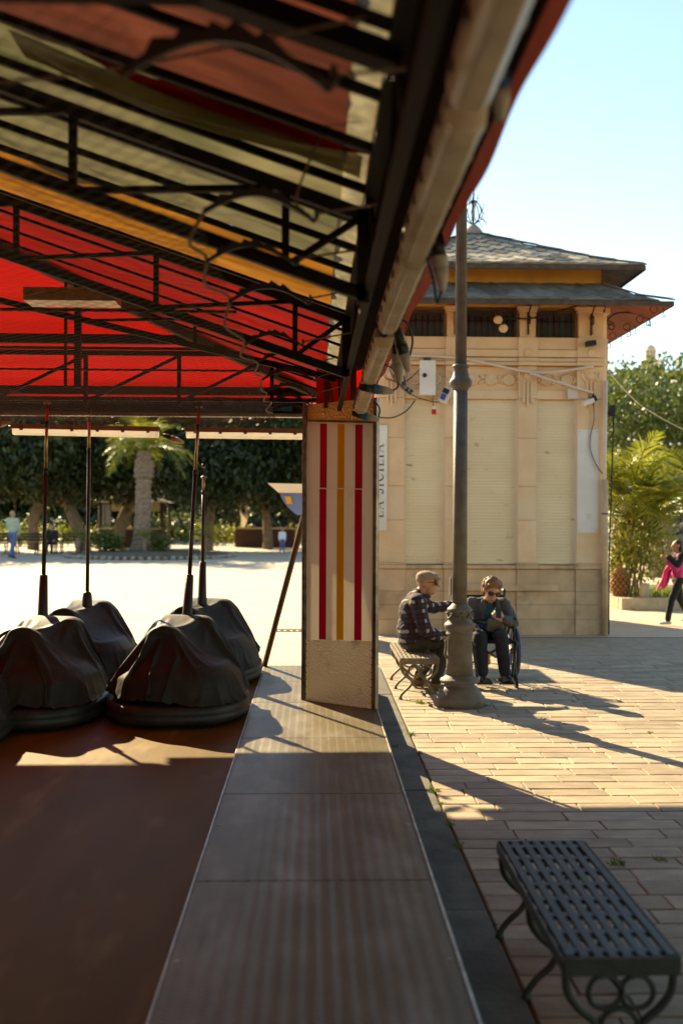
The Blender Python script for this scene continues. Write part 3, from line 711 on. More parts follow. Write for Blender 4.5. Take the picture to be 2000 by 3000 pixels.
# ------------------------------------------------------------------ benches
def bench(name, label, x0, x1, y0, y1, zs, m, slats):
    t = thing(name, label, 'bench', (x0, y0, .012), 0, 'iron slat benches on the plaza')
    w, l, z = x1-x0, y1-y0, zs-.012
    P = lambda nm, q, b_=0: q.build(nm, m, t, b_, world=False)
    pitch = (w-.05)/(slats-1)
    for i in range(slats):
        q = MB(); x = .025 + pitch*i; q.bx(x-pitch*.31, x+pitch*.31, .0, l, z-.012, z + (.003 if i in (0, slats-1) else 0)); P('slat', q, .002)
    for j in range(8):
        y = .05 + (l-.10)*j/7
        q = MB(); q.bx(.012, w-.012, y-.017, y+.017, z-.018, z-.0025); P('cross_slat', q, .002)
    for (a, b_, c, d) in ((.004,w-.004,-.012,-.001), (.004,w-.004,l+.001,l+.012)):
        q = MB(); q.bx(a, b_, c, d, z-.055, z-.001); P('end_rail', q, .002)
    for x in (-.003, w-.003):
        q = MB(); q.bx(x, x+.006, 0, l, z-.045, z-.003); P('side_rail', q, .001)
    for y in (.02, l/2, l-.02):
        q = MB(); c = w/2; h_ = z-.05; k = w/.36
        for s_ in (-1, 1):
            pts = curve_pts([(c+s_*.165*k,y,h_+.02),(c+s_*.16*k,y,h_*.82),(c+s_*.125*k,y,h_*.66),(c+s_*.068*k,y,h_*.50),(c+s_*.085*k,y,h_*.36),(c+s_*.135*k,y,h_*.22),(c+s_*.168*k,y,h_*.09),(c+s_*.172*k,y,.0)], 6)
            q.tube(pts, [.0125]*(len(pts)-6)+[.013,.015,.019,.019,.014,.012], 8)
        q.tube(ring_pts((c,y,h_*.48), .058*k, 22), .0095, 6, closed=True)
        q.tube(ring_pts((c-.045*k,y,h_*.80), .05*k, 20), .009, 6, closed=True)
        q.tube(ring_pts((c+.055*k,y,h_*.80), .05*k, 20), .009, 6, closed=True)
        P('leg_frame', q)
    return t
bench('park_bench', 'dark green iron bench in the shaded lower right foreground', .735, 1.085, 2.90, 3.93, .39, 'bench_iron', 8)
bench('park_bench', 'sunlit pale iron bench the man in plaid sits on', .79, 1.15, 9.0, 10.1, .39, 'bench_pale', 9)
# ------------------------------------------------------------------ kiosk
KX, KY = 2.50, 14.0
kk = thing('kiosk', 'ochre stone newspaper kiosk with closed cream roller shutters and slate double roof', 'kiosk', (KX, KY, 0))
def kp(nm, q, m, bevel=0, parent=None, label=None): return q.build(nm, m, parent or kk, bevel, world=False, label=label)
HW = 1.64; DP = 3.28
q = MB(); q.bx(-HW+.10, HW-.10, .12, DP-.1, 0, 4.95); kp('core_wall', q, 'stone')
PIL = [(-1.60,-1.22), (-.645,-.385), (.385,.645), (1.22,1.60)]
BAY = [(-1.22,-.645), (-.385,.385), (.645,1.22)]
def four(fn):            # front plus the two flanks and the back get the same wall
    for k in range(4): fn(Matrix.Translation((0, DP/2, 0)) @ Matrix.Rotation(k*math.pi/2, 4, 'Z') @ Matrix.Translation((0, -DP/2, 0)))
def put(nm, q, m, mt, bevel=0):
    q.v = [tuple(mt @ Vector(p)) for p in q.v]; return kp(nm, q, m, bevel)
def wall(mt, full):
    courses = [(0,.22),(.22,.43),(.43,.62),(.62,.93)]
    for (a, b_) in PIL:
        for (z0, z1) in courses:
            q = MB(); q.bx(a-.012, b_+.012, -.035, .14, z0+.002, z1-.002); put('stone_block', q, 'stone_dirty', mt, .003)
        q = MB(); q.bx(a-.03, b_+.03, -.06, .14, .935, .99); q.bx(a-.02, b_+.02, -.045, .14, .992, 1.02); put('base_moulding', q, 'stone_dirty', mt, .008)
        for (z0, z1) in ((1.02,1.62),(1.62,2.10),(2.10,2.78),(2.78,3.34)):
            q = MB(); q.bx(a, b_, -.02, .14, z0+.002, z1-.002); put('pilaster_block', q, 'stone', mt, .004)
        q = MB(); q.bx(a, b_, -.028, .14, 3.342, 3.80); put('pilaster_head', q, 'stone', mt, .004)
        c = (a+b_)/2
        q = MB()
        for dx in (-.055, 0, .055):
            q.bx(c+dx-.014, c+dx+.014, -.052, -.026, 3.22+.06*(dx != 0), 3.58)
        q.sphere((c,-.03,3.665), .062, 14, 8, (1,.5,1))
        for s_ in (-1, 1):
            q.tube(curve_pts([(c+s_*.05,-.035,3.70),(c+s_*.12,-.035,3.72),(c+s_*.11,-.035,3.62),(c+s_*.07,-.035,3.60)], 4), .014, 6)
        put('pilaster_ornament', q, 'stone', mt)
        q = MB(); q.bx(a-.012, b_+.012, -.075, .14, 3.806, 3.856); q.bx(a-.006, b_+.006, -.05, .14, 3.862, 3.918); q.bx(a-.008, b_+.008, -.066, .14, 3.926, 4.20); put('pilaster_block', q, 'stone', mt, .004)
        q = MB(); q.lathe([(.058,0),(.058,.014),(.045,.02),(.038,.012)], (c,-.066,3.98), 18, (0,-1,0)); put('rosette', q, 'stone', mt)
        q = MB(); q.bx(a+.02, b_-.02, -.02, .14, 4.208, 4.56); put('window_pier', q, 'stone', mt, .004)
        q = MB()
        for dx in (-.04, 0, .04): q.bx(c+dx-.009, c+dx+.009, -.036, -.018, 4.25, 4.43)
        q.bx(c-.07, c+.07, -.034, -.018, 4.325, 4.345)
        put('pier_carving', q, 'stone', mt)
        q = MB(); q.bx(a, b_, -.05, .14, 4.562, 4.60); q.bx(a-.02, b_+.02, -.065, .14, 4.602, 4.64); put('capital', q, 'stone', mt, .006)
        if abs(c) > 1: 
            q = MB(); q.tube(ring_pts((c,-.03,4.50), .055, 18), .014, 6, closed=True); put('rosette', q, 'stone', mt)
    for bi, (a, b_) in enumerate(BAY):
        for (z0, z1) in courses:
            q = MB(); q.bx(a+.014, b_-.014, -.01, .14, z0+.002, z1-.002); put('stone_block', q, 'stone_dirty', mt, .003)
        q = MB(); q.bx(a+.03, b_-.03, -.045, .14, .935, .985); put('window_sill', q, 'stone_dirty', mt, .012)
        # roller shutter: one rippled sheet of slats
        zz = [1.0 + 2.33*i/ (52) for i in range(53)]
        sh = MB(); sh.grid(lambda u, v: (a+.012 + (b_-a-.024)*u, .055 - .0035*abs(math.sin(v*52*math.pi)), 1.0 + 2.33*v), 1, 312, False); put('roller_shutter', sh, 'shutter', mt)
        for xx in (a, b_-.014):
            q = MB(); q.bx(xx, xx+.014, .0, .06, .99, 3.33); put('shutter_guide', q, 'pvc', mt)
        q = MB(); q.bx(a+.002, b_-.002, -.006, .14, 3.335, 3.46); put('lintel', q, 'stone', mt, .005)
        q = MB(); q.bx(a+.002, b_-.002, .03, .14, 3.463, 3.80); put('frieze_panel', q, 'stone', mt, .004)
        # carved frieze: medallions and foliage scrolls
        q = MB(); rr2 = random.Random(bi); c = (a+b_)/2
        n_ = 3 if b_-a > .7 else 2
        for k in range(n_):
            x = a + (b_-a)*(k+.5)/n_
            q.lathe([(.085,0),(.082,.035),(.06,.045),(.052,.03)], (x,.032,3.61), 18, (0,-1,0))
        for k in range(int((b_-a)/.035)):
            x = a+.03+.035*k; z = 3.61 + .05*math.sin(k*1.9); r_ = .022 + rr2.random()*.014
            q.sphere((x,.028,z), r_, 8, 5, (1,.9,1)); q.sphere((x+.01,.028,3.61-.05*math.sin(k*1.9)+.01), r_*.8, 8, 5, (1.4,.9,.8))
        put('frieze_carving', q, 'stone', mt)
        q = MB(); q.bx(a+.010, b_-.010, -.03, .14, 4.036, 4.205); put('parapet_stone', q, 'stone', mt, .005)
        for (z0, z1, yy) in ((3.808,3.852,-.06), (3.862,3.915,-.03), (3.927,4.028,-.05)):
            q = MB(); q.bx(a+.007, b_-.007, yy, .14, z0, z1); put('cornice_band', q, 'stone', mt, .006)
        # clerestory window with bars
        w0, w1, zt = a+.02, b_-.02, 4.60 if abs(c) > .3 else 4.62
        g_ = MB(); g_.bx(w0, w1, .075, .085, 4.21, zt); g_ = put('window', g_, 'glass_dark', mt)
        def sub(nm, q2, m2):
            q2.v = [tuple(mt @ Vector(p)) for p in q2.v]; kp(nm, q2, m2, parent=g_)
        f_ = MB(); f_.bx(w0,w0+.035,.04,.074,4.21,zt); f_.bx(w1-.035,w1,.04,.074,4.21,zt); f_.bx(w0+.036,w1-.036,.04,.074,zt-.035,zt); f_.bx(c-.012,c+.012,.05,.074,4.21,zt-.036); sub('window_frame', f_, 'wood_dark')
        nb = 8 if w1-w0 > .6 else 6
        for k in range(nb):
            x = w0+.05+(w1-w0-.10)*k/(nb-1)
            b2 = MB(); b2.tube([(x,.012,4.20),(x,.012,4.50)], .008, 6); b2.tube([(x,.012,4.50),(x,.012,4.54)], [.012,.001], 6); sub('window_bar', b2, 'iron')
        b2 = MB(); b2.bx(w0+.01, w1-.01, .022, .03, 4.43, 4.45); sub('window_bar', b2, 'iron')
    q = MB(); q.bx(-1.59, 1.59, .0, .14, 4.642, 4.97); put('plaster_band', q, 'plaster', mt, .004)
    q = MB(); q.bx(-1.50, 1.50, .04, .14, 4.98, 5.36); put('plaster_band', q, 'plaster', mt, .004)
wall(Matrix.Identity(4), True)
for k in (1, 2, 3):      # flanks and back: the same order of pilasters, shutters and bands, seen only edge-on
    mt = Matrix.Translation((0, DP/2, 0)) @ Matrix.Rotation(k*math.pi/2, 4, 'Z') @ Matrix.Translation((0, -DP/2, 0))
    q = MB()
    for (a, b_) in PIL: q.bx(a, b_, -.02, .14, .0, 3.8); q.bx(a-.006, b_+.006, -.034, .14, 3.803, 4.205); q.bx(a+.02, b_-.02, -.02, .14, 4.208, 4.56); q.bx(a-.02, b_+.02, -.06, .14, 4.562, 4.64)
    put('side_wall', q, 'stone', mt, .004)
    q = MB()
    for (a, b_) in BAY: q.bx(a+.007, b_-.007, -.01, .14, .0, .93); q.bx(a+.03, b_-.03, -.045, .14, .935, .985); q.bx(a+.002, b_-.002, -.006, .14, 3.335, 4.205)
    put('side_wall', q, 'stone', mt, .004)
    for (a, b_) in BAY:
        q = MB(); q.bx(a+.012, b_-.012, .045, .055, 1.0, 3.33); put('roller_shutter', q, 'shutter', mt)
        q = MB(); q.bx(a+.02, b_-.02, .075, .085, 4.21, 4.6); put('window', q, 'glass_dark', mt)
    q = MB(); q.bx(-1.59, 1.59, .0, .14, 4.642, 4.97); q.bx(-1.50, 1.50, .04, .14, 4.98, 5.36); put('plaster_band', q, 'plaster', mt, .004)
for sx_ in (-1, 1):       # stone corners
    for yy in (.02, DP-.02):
        q = MB(); q.lathe([(.085,0),(.085,.93),(.10,.935),(.10,.99),(.07,1.0),(.07,4.64)], (sx_*(HW-.055), .055 if yy < 1 else DP-.055, 0), 8, smooth=False); kp('corner_stone', q, 'stone')
q = MB(); q.bx(-.34, .95, -.075, -.0365, .63, .72); kp('stone_rail', q, 'stone_dirty', .006)
# roofs of diamond slates
def slope_z(prof, d):          # height by distance inwards from the eave
    for (d0, z0), (d1, z1) in zip(prof[:-1], prof[1:]):
        if d <= d1: return z0 + (z1-z0)*(d-d0)/(d1-d0)
    return prof[-1][1]
def roof(ov, prof, rowd, tilew, dmax, tilemat, ridge=False):
    half = HW + ov
    def under(mt):
        n_ = 10
        q = MB(); q.grid(lambda u, v: ((half - dmax*v)*(2*u-1), -ov + dmax*v, slope_z(prof, dmax*v) - .03), 1, n_, False)
        q.grid(lambda u, v: ((half - dmax*v)*(2*u-1), -ov + dmax*v, slope_z(prof, dmax*v) - .055), 1, n_, False); put('roof_deck', q, 'slate', mt)
        q = MB(); q.bx(-half, half, -ov-.012, -ov+.012, prof[0][1]-.075, prof[0][1]-.012); put('eave_board', q, 'wood_dark', mt)
        if mt[0][0] < -.5: return
        row = 0; d = -rowd*.5
        rr2 = random.Random(int(ov*100))
        while d + rowd*.5 < dmax:
            dc = d + rowd*.5; hw_ = half - max(0, dc)
            nn = int(2*hw_/tilew) + 2
            for k in range(-nn//2, nn//2+1):
                x = k*tilew + (tilew/2 if row % 2 else 0)
                if abs(x) > half - max(dc, 0) + .02: continue
                P = []
                for (dx, dd) in ((0,-rowd),(tilew/2,0),(0,rowd),(-tilew/2,0)):
                    D_ = min(max(dc+dd, -.02), dmax); xx = max(-(half-D_), min(half-D_, x+dx))
                    lift = .022 if dd < 0 else .008 if dd == 0 else -.006
                    P.append(Vector((xx*.992, -ov+D_, slope_z(prof, max(D_,0)) + lift)))
                if (P[0]-P[2]).length < .04: continue
                q = MB(); q.add(P + [p - Vector((0,0,.014)) for p in P], [(0,1,2,3),(7,6,5,4),(0,4,5,1),(1,5,6,2),(2,6,7,3),(3,7,4,0)])
                put('slate', q, ('slate_sheen' if rr2.random() < (.45 if 2 <= row <= 8 else .10) else 'slate') if tilemat == 'mix' else 'slate', mt)
            d += rowd*.5*2/2; row += 1
    return under
front = Matrix.Identity(4)
upper = [(0,5.15),(.5,5.36),(1.2,5.72),(2.05,6.16)]
lower = [(0,4.60),(.35,4.74),(.72,4.98),(.78,5.03)]
four(roof(.41, upper, .26, .40, 2.05, 'mix'))
four(roof(.70, lower, .46, .62, .76, 'plain'))
for k in range(4):
    mt = Matrix.Translation((0, DP/2, 0)) @ Matrix.Rotation(k*math.pi/2, 4, 'Z') @ Matrix.Translation((0, -DP/2, 0))
    for (ov, prof, dmax, step) in ((.41, upper, 2.02, .30), (.70, lower, .72, .36)):
        d = 0
        while d < dmax:
            d2 = min(d+step*1.04, dmax); a = Vector((HW+ov-d, -ov+d, slope_z(prof,d)+.018)); b_ = Vector((HW+ov-d2, -ov+d2, slope_z(prof,d2)+.006))
            q = MB(); q.bar(a, b_, .13, .02); put('hip_tile', q, 'slate', mt, .004); d += step
    # soffit boards (painted red)
    for i in range(16):
        x0_, x1_ = -HW-.68 + (2*HW+1.36)*i/16, -HW-.68 + (2*HW+1.36)*(i+1)/16
        xi0, xi1 = max(-HW, min(HW, x0_)), max(-HW, min(HW, x1_))
        q = MB(); q.quad((x0_+.003,-.69,4.54), (x1_-.003,-.69,4.54), (xi1-.001,.02,4.78), (xi0+.001,.02,4.78), .012)
        put('soffit_board', q, 'soffit', mt)
    for x in (-1.41, -.515, .515, 1.41):       # scrolled iron brackets
        q = MB(); s_ = [(x,-.035,4.30),(x,-.05,4.62),(x,-.36,4.60),(x,-.62,4.56)]
        q.tube(curve_pts([(x,-.04,4.26),(x,-.05,4.45),(x,-.18,4.60),(x,-.4,4.62),(x,-.62,4.56)], 6), .011, 6)
        q.tube([(x,-.03,4.24),(x,-.03,4.70)], .011, 6)
        q.tube(curve_pts([(x,-.10,4.50),(x,-.17,4.46),(x,-.17,4.38),(x,-.10,4.39),(x,-.11,4.45)], 6), .008, 6)
        q.tube(curve_pts([(x,-.60,4.56),(x,-.69,4.52),(x,-.70,4.45),(x,-.65,4.44),(x,-.65,4.48)], 6), .008, 6)
        put('eave_bracket', q, 'iron', mt)
for (x, y) in ((HW+.62,-.5),(HW+.66,.2),(HW+.66,.8),(HW+.66,1.5)):
    q = MB(); q.tube(curve_pts([(x,y,4.56),(x+.02,y,4.50),(x+.005,y,4.44),(x+.03,y,4.42),(x+.045,y,4.45)], 6), .006, 6)
    q.tube(ring_pts((x-.12,y,4.52), .05, 14), .005, 5, closed=True); kp('eave_scroll', q, 'iron')
AX, AY = 0, DP/2
q = MB(); q.lathe([(.20,6.08),(.12,6.20),(.05,6.27)], (AX,AY,0), 12); kp('roof_cap', q, 'slate')
q = MB(); q.tube([(AX,AY,6.25),(AX,AY,7.35)], [.014,.004], 6)
for k in range(8):
    a = 2*math.pi*k/8; ca, sa = math.cos(a), math.sin(a)
    C = lambda r_, z: (AX+r_*ca, AY+r_*sa, z)
    q.tube(curve_pts([C(.01,6.28),C(.10,6.34),C(.15,6.46),C(.10,6.58),C(.02,6.66)], 5), .008, 5)
    q.tube(curve_pts([C(.04,6.30),C(.13,6.36),C(.20,6.32),C(.21,6.27)], 4), .006, 5)
    q.tube(curve_pts([C(.13,6.40),C(.19,6.50),C(.21,6.56)], 4), .005, 5)
    q.tube(curve_pts([C(.02,6.60),C(.08,6.66),C(.10,6.74)], 4), .005, 5)
q.sphere((AX,AY,6.62), .03, 8, 6, (1,1,2)); kp('finial', q, 'iron')
# signs and fittings on the kiosk
sg = MB(); sg.bx(-1.69, -1.465, -.042, -.036, 1.47, 2.95)
sg = sg.build('wall_sign', 'white_paint'); sg.location = (KX, KY, 0); tag(sg, 'white upright sign with lettering beside the kiosk left pilaster', 'sign')
def glyph(q, ch, x0, h):          # roman capitals with thick stems and thin serifs, drawn in x,z
    B = lambda a, b_, c, e_: q.bx(x0+a*h, x0+b_*h, -.0015, 0, c*h, e_*h)
    def stem(x): B(x, x+.15, 0, 1); B(x-.09, x+.24, 0, .045); B(x-.09, x+.24, .955, 1)
    def arc(c, r, a0, a1, w0, w1):
        N = 14
        for k in range(N):
            A = [R(a0+(a1-a0)*(k+e_)/N) for e_ in (0, 1)]; W = [w0+(w1-w0)*math.sin((k+e_)/N*math.pi) for e_ in (0, 1)]
            P = [(c[0]+(r[0]+s_*W[i]/2)*math.cos(A[i]), c[1]+(r[1]+s_*W[i]/2)*math.sin(A[i])) for i, s_ in ((0,-1),(0,1),(1,1),(1,-1))]
            q.add([(x0+a*h, -.0015, z*h) for a, z in P], [(0,1,2,3)])
    if ch == 'I': stem(.09); return .42
    if ch == 'L': stem(.09); B(.09,.62,0,.045); B(.58,.62,.045,.25); return .70
    if ch == 'A':
        for (a, z, a2, z2, w) in ((.05,0,.36,1,.035), (.33,1,.66,0,.13)): q.quad((x0+a*h,-.0015,z*h),(x0+(a+w)*h,-.0015,z*h),(x0+(a2+w)*h,-.0015,z2*h),(x0+a2*h,-.0015,z2*h))
        B(.16,.56,.32,.36); B(-.03,.18,0,.04); B(.55,.88,0,.04); return .90
    if ch == 'C': arc((.42,.5),(.34,.46),40,320,.04,.16); B(.66,.70,.66,.95); B(.66,.70,.05,.30); return .84
    if ch == 'S': arc((.30,.74),(.20,.22),30,255,.04,.15); arc((.30,.27),(.21,.24),75,-150,.15,.09); B(.48,.515,.70,.97); B(.06,.095,.03,.28); return .64
    return .35
lt = MB(); xx = 0
for ch in 'LA SICILIA': xx += glyph(lt, ch, xx, .14)*.14 + .018
lt.v = [(p[0]-xx/2, p[1], p[2]) for p in lt.v]
lt = link('lettering', lt.mesh('lettering'), 'sign_ink', sg); lt.rotation_euler = (0, R(-90), 0); lt.location = (-1.515, -.0432, 2.18)
wb = MB(); wb.bx(1.225, 1.525, -.030, -.0215, 1.45, 2.91); wb = wb.build('blank_board', 'white_paint'); wb.location = (KX, KY, 0)
tag(wb, 'blank white board screwed on the right kiosk pilaster', 'board')
for (x, z) in ((1.25,2.88),(1.5,2.88),(1.25,1.48),(1.5,1.48)):
    q = MB(); q.sphere((x,-.031,z), .007, 6, 4); q.build('screw', 'steel', wb, world=False)
q = MB(); q.bx(1.36,1.42,-.0306,-.0301,1.64,1.72); q.build('smudge', 'pvc', wb, world=False)
def kthing(nm, label, cat, parts):
    t = thing(nm, label, cat, (KX, KY, 0))
    for pn, q, m in parts: q.build(pn, m, t, world=False)
    return t
kthing('meter_box', 'pale grey electrical box hung on the kiosk frieze left of lamp post', 'electrical box', [('box_body', MB().bx(-1.02,-.80,-.14,-.045,3.37,3.85), 'white_paint'), ('switch_knob', MB().lathe([(.03,0),(.03,.02),(.012,.025)], (-.955,-.14,3.64), 12, (0,-1,0)), 'black'), ('bracket', MB().bx(-.96,-.86,-.06,-.03,3.85,3.92), 'steel')])
kthing('socket_box', 'small grey socket box with blue lid hanging behind the lamp post', 'socket box', [('box_body', MB().box((-.66,-.12,3.36), (.13,.10,.22), (0,R(25),0)), 'pvc'), ('blue_lid', MB().box((-.70,-.175,3.34), (.07,.012,.08), (0,R(25),0)), 'blue_plastic'), ('dark_window', MB().box((-.66,-.175,3.42), (.09,.012,.07), (0,R(25),0)), 'black')])
kthing('red_plug', 'red and white plug hanging below the electrical box', 'plug', [('plug_body', MB().bx(-.85,-.79,-.13,-.08,3.10,3.17), 'red_plastic'), ('plug_top', MB().bx(-.84,-.80,-.125,-.085,3.171,3.21), 'white_paint'), ('cable', MB().tube(curve_pts([(-.82,-.10,3.2),(-.84,-.10,3.30),(-.82,-.09,3.38)], 5), .006, 5), 'black')])
kthing('plastic_conduit', 'drooping white plastic conduit across the kiosk front', 'conduit', [('pipe', MB().tube(curve_pts([(-1.35,-.07,3.93),(-.9,-.07,3.92),(-.4,-.07,3.89),(.05,-.08,3.80),(.52,-.085,3.71),(.9,-.08,3.715),(1.43,-.075,3.80)], 6), .018, 8), 'pvc')])
kthing('plastic_conduit', 'lower short white conduit branching down to the right on kiosk', 'conduit', [('pipe', MB().tube([(.53,-.12,3.69),(.95,-.1,3.56),(1.43,-.075,3.42)], .018, 8), 'pvc')])
kthing('floodlight', 'small tilted grey floodlight on the right kiosk pilaster', 'floodlight', [('lamp_head', MB().box((1.34,-.14,3.29), (.16,.09,.06), (R(15),R(-22),0)), 'white_paint'), ('lamp_back', MB().box((1.42,-.10,3.33), (.09,.10,.08), (0,R(-22),0)), 'black'), ('arm', MB().bx(1.42,1.45,-.07,-.02,3.30,3.42), 'black'), ('cable', MB().tube(curve_pts([(1.44,-.06,3.28),(1.45,-.05,3.05),(1.40,-.05,2.8),(1.41,-.05,2.6),(1.50,-.06,2.38),(1.60,-.09,2.25)], 6), .009, 5), 'steel')])
kthing('security_camera', 'black security camera under the right window of kiosk', 'camera', [('camera_body', MB().box((1.38,-.12,4.11), (.13,.12,.07), (0,R(-8),0)), 'black'), ('mount', MB().bx(1.40,1.44,-.06,-.03,4.08,4.18), 'black')])
kthing('junction_box', 'square cream junction box above the right roller shutter', 'junction box', [('box_body', MB().bx(1.08,1.22,-.05,-.03,3.34,3.48), 'pvc')])
for dx, dz, lb in ((.0,.0,'upper round cream spotlight hung before the middle kiosk window'), (.075,-.12,'lower round cream spotlight hung before the middle kiosk window')):
    kthing('round_spotlight', lb, 'spotlight', [('lamp_shell', MB().lathe([(.03,-.05),(.055,-.03),(.06,.03),(.05,.05)], (.07+dx,-.12,4.43+dz), 14, (.2,-1,-.2)), 'orange_light'), ('lens', MB().lathe([(.03,.05),(.03,.056)], (.07+dx,-.12,4.43+dz), 12, (.2,-1,-.2)), 'pvc'), ('hanger', MB().tube([(.05+dx,-.09,4.44+dz),(.045+dx,-.08,4.56)], .008, 6), 'brass')])
kthing('down_pipe', 'pale vertical pipe at the kiosk right corner', 'pipe', [('pipe', MB().tube([(1.62,-.06,3.60),(1.60,-.09,2.6),(1.575,-.10,1.9)], .022, 8), 'pvc'), ('lower_pipe', MB().tube([(1.60,-.095,2.2),(1.61,-.085,0)], .045, 10), 'stone_dirty'), ('clamp', MB().lathe([(.05,-.012),(.05,.012)], (1.605,-.09,1.72), 12), 'steel')])
kthing('overhead_cable', 'black cable sagging from kiosk window to the right eave', 'cable', [('cable', MB().tube(curve_pts([(-.4,-.08,4.55),(.1,-.09,4.47),(.6,-.09,4.47),(1.1,-.09,4.62),(1.5,-.09,4.75)], 6), .012, 6), 'black')])
q = [('cable', MB().tube(curve_pts([(-1.45,-.1,3.75),(-1.33,-.1,3.52),(-1.1,-.1,3.36),(-.85,-.1,3.28),(-.68,-.1,3.28)], 6), .007, 5), 'wire'), ('cable', MB().tube(curve_pts([(-1.64,-.1,3.06),(-1.4,-.1,3.05),(-1.2,-.1,3.15),(-1.08,-.1,3.30)], 6), .010, 5), 'wire'), ('cable', MB().tube(curve_pts([(-1.5,-.1,3.60),(-1.25,-.1,3.55),(-1.05,-.1,3.70),(-.93,-.1,3.88)], 6), .007, 5), 'wire')]
for k in range(6):
    rr3 = random.Random(k); q.append(('socket', MB().box((-1.40+.05*k,-.11,3.74-.07*k+rr3.uniform(-.03,.05)), (.05,.05,.06), (rr3.random(),rr3.random(),0)), 'black'))
kthing('cable_tangle', 'tangle of cables with black sockets on the kiosk frieze left end', 'cables', q)
kthing('wall_speaker', 'black speaker box on a thin pole at the kiosk right edge', 'speaker', [('speaker_box', MB().bx(1.70,1.77,.0,.14,3.10,3.26), 'black'), ('pole', MB().tube([(1.78,.1,3.2),(1.72,.1,1.0),(1.72,.1,0)], .011, 6), 'black'), ('bracket', MB().bx(1.60,1.70,.03,.07,3.12,3.18), 'steel')])
# candy cart with an awning, mostly behind the striped column
ct = thing('awning_cart', 'market cart with blue and white awning peeking out left of striped column', 'cart', (.1, 13.55, 0))
q = MB(); q.add([(-.70,-.45,2.10),(.52,-.45,2.08),(.52,-.33,1.97),(-.56,-.33,1.98),(-.70,.45,2.10),(.52,.45,2.08),(.52,.33,1.97),(-.56,.33,1.98)], [(0,3,2,1),(4,5,6,7),(0,4,7,3),(1,2,6,5),(0,1,5,4)]); q.build('white_fascia', 'white_paint', ct, world=False)
mat('awning_blue', (.10,.17,.42), (.16,.24,.5), 3, .7, trans=.4)
q = MB(); q.grid(lambda u, v: (-.54 + .2*(v**1.6) + (1.04-.2*(v**1.6))*u, -.31+.1*v, 1.97 - .27*v - .02*math.sin(u*25)*v), 30, 8); q.grid(lambda u, v: (-.54 + .2*(v**1.6), -.31+.1*v+(.62-.2*v)*u, 1.97-.27*v), 6, 8); q.build('blue_awning', 'awning_blue', ct, world=False)
q = MB(); q.quad((-.48,-.318,1.93),(-.40,-.318,1.93),(-.38,-.28,1.83),(-.45,-.28,1.83)); q.build('orange_print', 'stripe_orange', ct, world=False)
for x in (.06, .46):
    for y in (-.25, .25):
        q = MB(); q.tube([(x,y,.0),(x,y,2.0)], .025, 8); q.build('post', 'steel', ct, world=False)
q = MB(); q.bx(.03,.5,-.28,.28,.25,.95); q.bx(.0,.53,-.31,.31,.951,.99); q.build('counter', 'blue_plastic', ct, .01, world=False)
# ------------------------------------------------------------------ vegetation
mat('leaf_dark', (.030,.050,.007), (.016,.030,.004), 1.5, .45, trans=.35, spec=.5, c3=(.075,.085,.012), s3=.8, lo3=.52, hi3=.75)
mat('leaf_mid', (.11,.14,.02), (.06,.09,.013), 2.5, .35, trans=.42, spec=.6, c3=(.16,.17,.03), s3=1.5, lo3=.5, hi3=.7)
mat('leaf_yellow', (.24,.24,.03), (.15,.17,.02), 2.5, .45, trans=.45, spec=.5)
mat('frond', (.26,.27,.03), (.17,.19,.02), 3, .4, trans=.45, spec=.5, c3=(.25,.20,.04), s3=4, lo3=.6, hi3=.75)
mat('bark', (.20,.14,.085), (.12,.085,.055), 5, .9, bump=.6, bscale=20)
mat('palm_bark', (.27,.20,.14), (.15,.11,.08), 7, .9, bump=.8, bscale=24, stretch=(1,1,2))
mat('fibre', (.24,.12,.05), (.14,.07,.03), 14, .9, bump=.6)
mat('cane', (.33,.25,.11), (.25,.17,.07), 6, .6)
mat('earth', (.16,.12,.08), (.10,.075,.05), 4, .95, bump=.6, bscale=15)
mat('kerb', (.50,.41,.28), (.38,.30,.20), 5, .85, bump=.4, c3=(.22,.17,.11), s3=3, lo3=.55, hi3=.7)
mat('rock', (.36,.31,.25), (.24,.20,.16), 5, .9, bump=.5, rnd=.2)
import numpy as np
def leaves(name, m, lumps, n, size, parent=None, seed=0, hang=0.0, off=(0,0,0), kind=None, asp=.5):
    g = np.random.default_rng(seed); lumps = np.array(lumps, float)
    vol = lumps[:,3]*lumps[:,4]*lumps[:,5]; idx = g.choice(len(lumps), n, p=vol/vol.sum())
    d = g.normal(size=(n,3)); d /= np.linalg.norm(d, axis=1)[:,None]
    r = g.random(n)**.38
    # clumping: keep leaves in bunches along the lump
    c = lumps[idx,:3] + d*r[:,None]*lumps[idx,3:6]
    c += g.normal(scale=size*.5, size=(n,3))
    nrm = d*.6 + g.normal(size=(n,3))*.7; nrm[:,2] += .25; nrm /= np.linalg.norm(nrm, axis=1)[:,None]
    t = g.normal(size=(n,3)); t[:,2] -= hang*2.2
    t -= nrm*(t*nrm).sum(1)[:,None]; t /= np.linalg.norm(t, axis=1)[:,None]
    b = np.cross(nrm, t); s = size*(.6+.8*g.random(n))[:,None]
    v = np.empty((n,4,3)); v[:,0] = c - t*s*.5; v[:,1] = c + b*s*asp*.5 + nrm*s*.06; v[:,2] = c + t*s*.5; v[:,3] = c - b*s*asp*.5 + nrm*s*.06
    v = v.reshape(-1,3) - np.array(off)
    me = bpy.data.meshes.new(name); me.vertices.add(4*n); me.vertices.foreach_set('co', v.ravel())
    me.loops.add(4*n); me.loops.foreach_set('vertex_index', np.arange(4*n)); me.polygons.add(n)
    me.polygons.foreach_set('loop_start', np.arange(0,4*n,4)); me.update(calc_edges=True); me.validate()
    return link(name, me, m, parent, kind=kind)
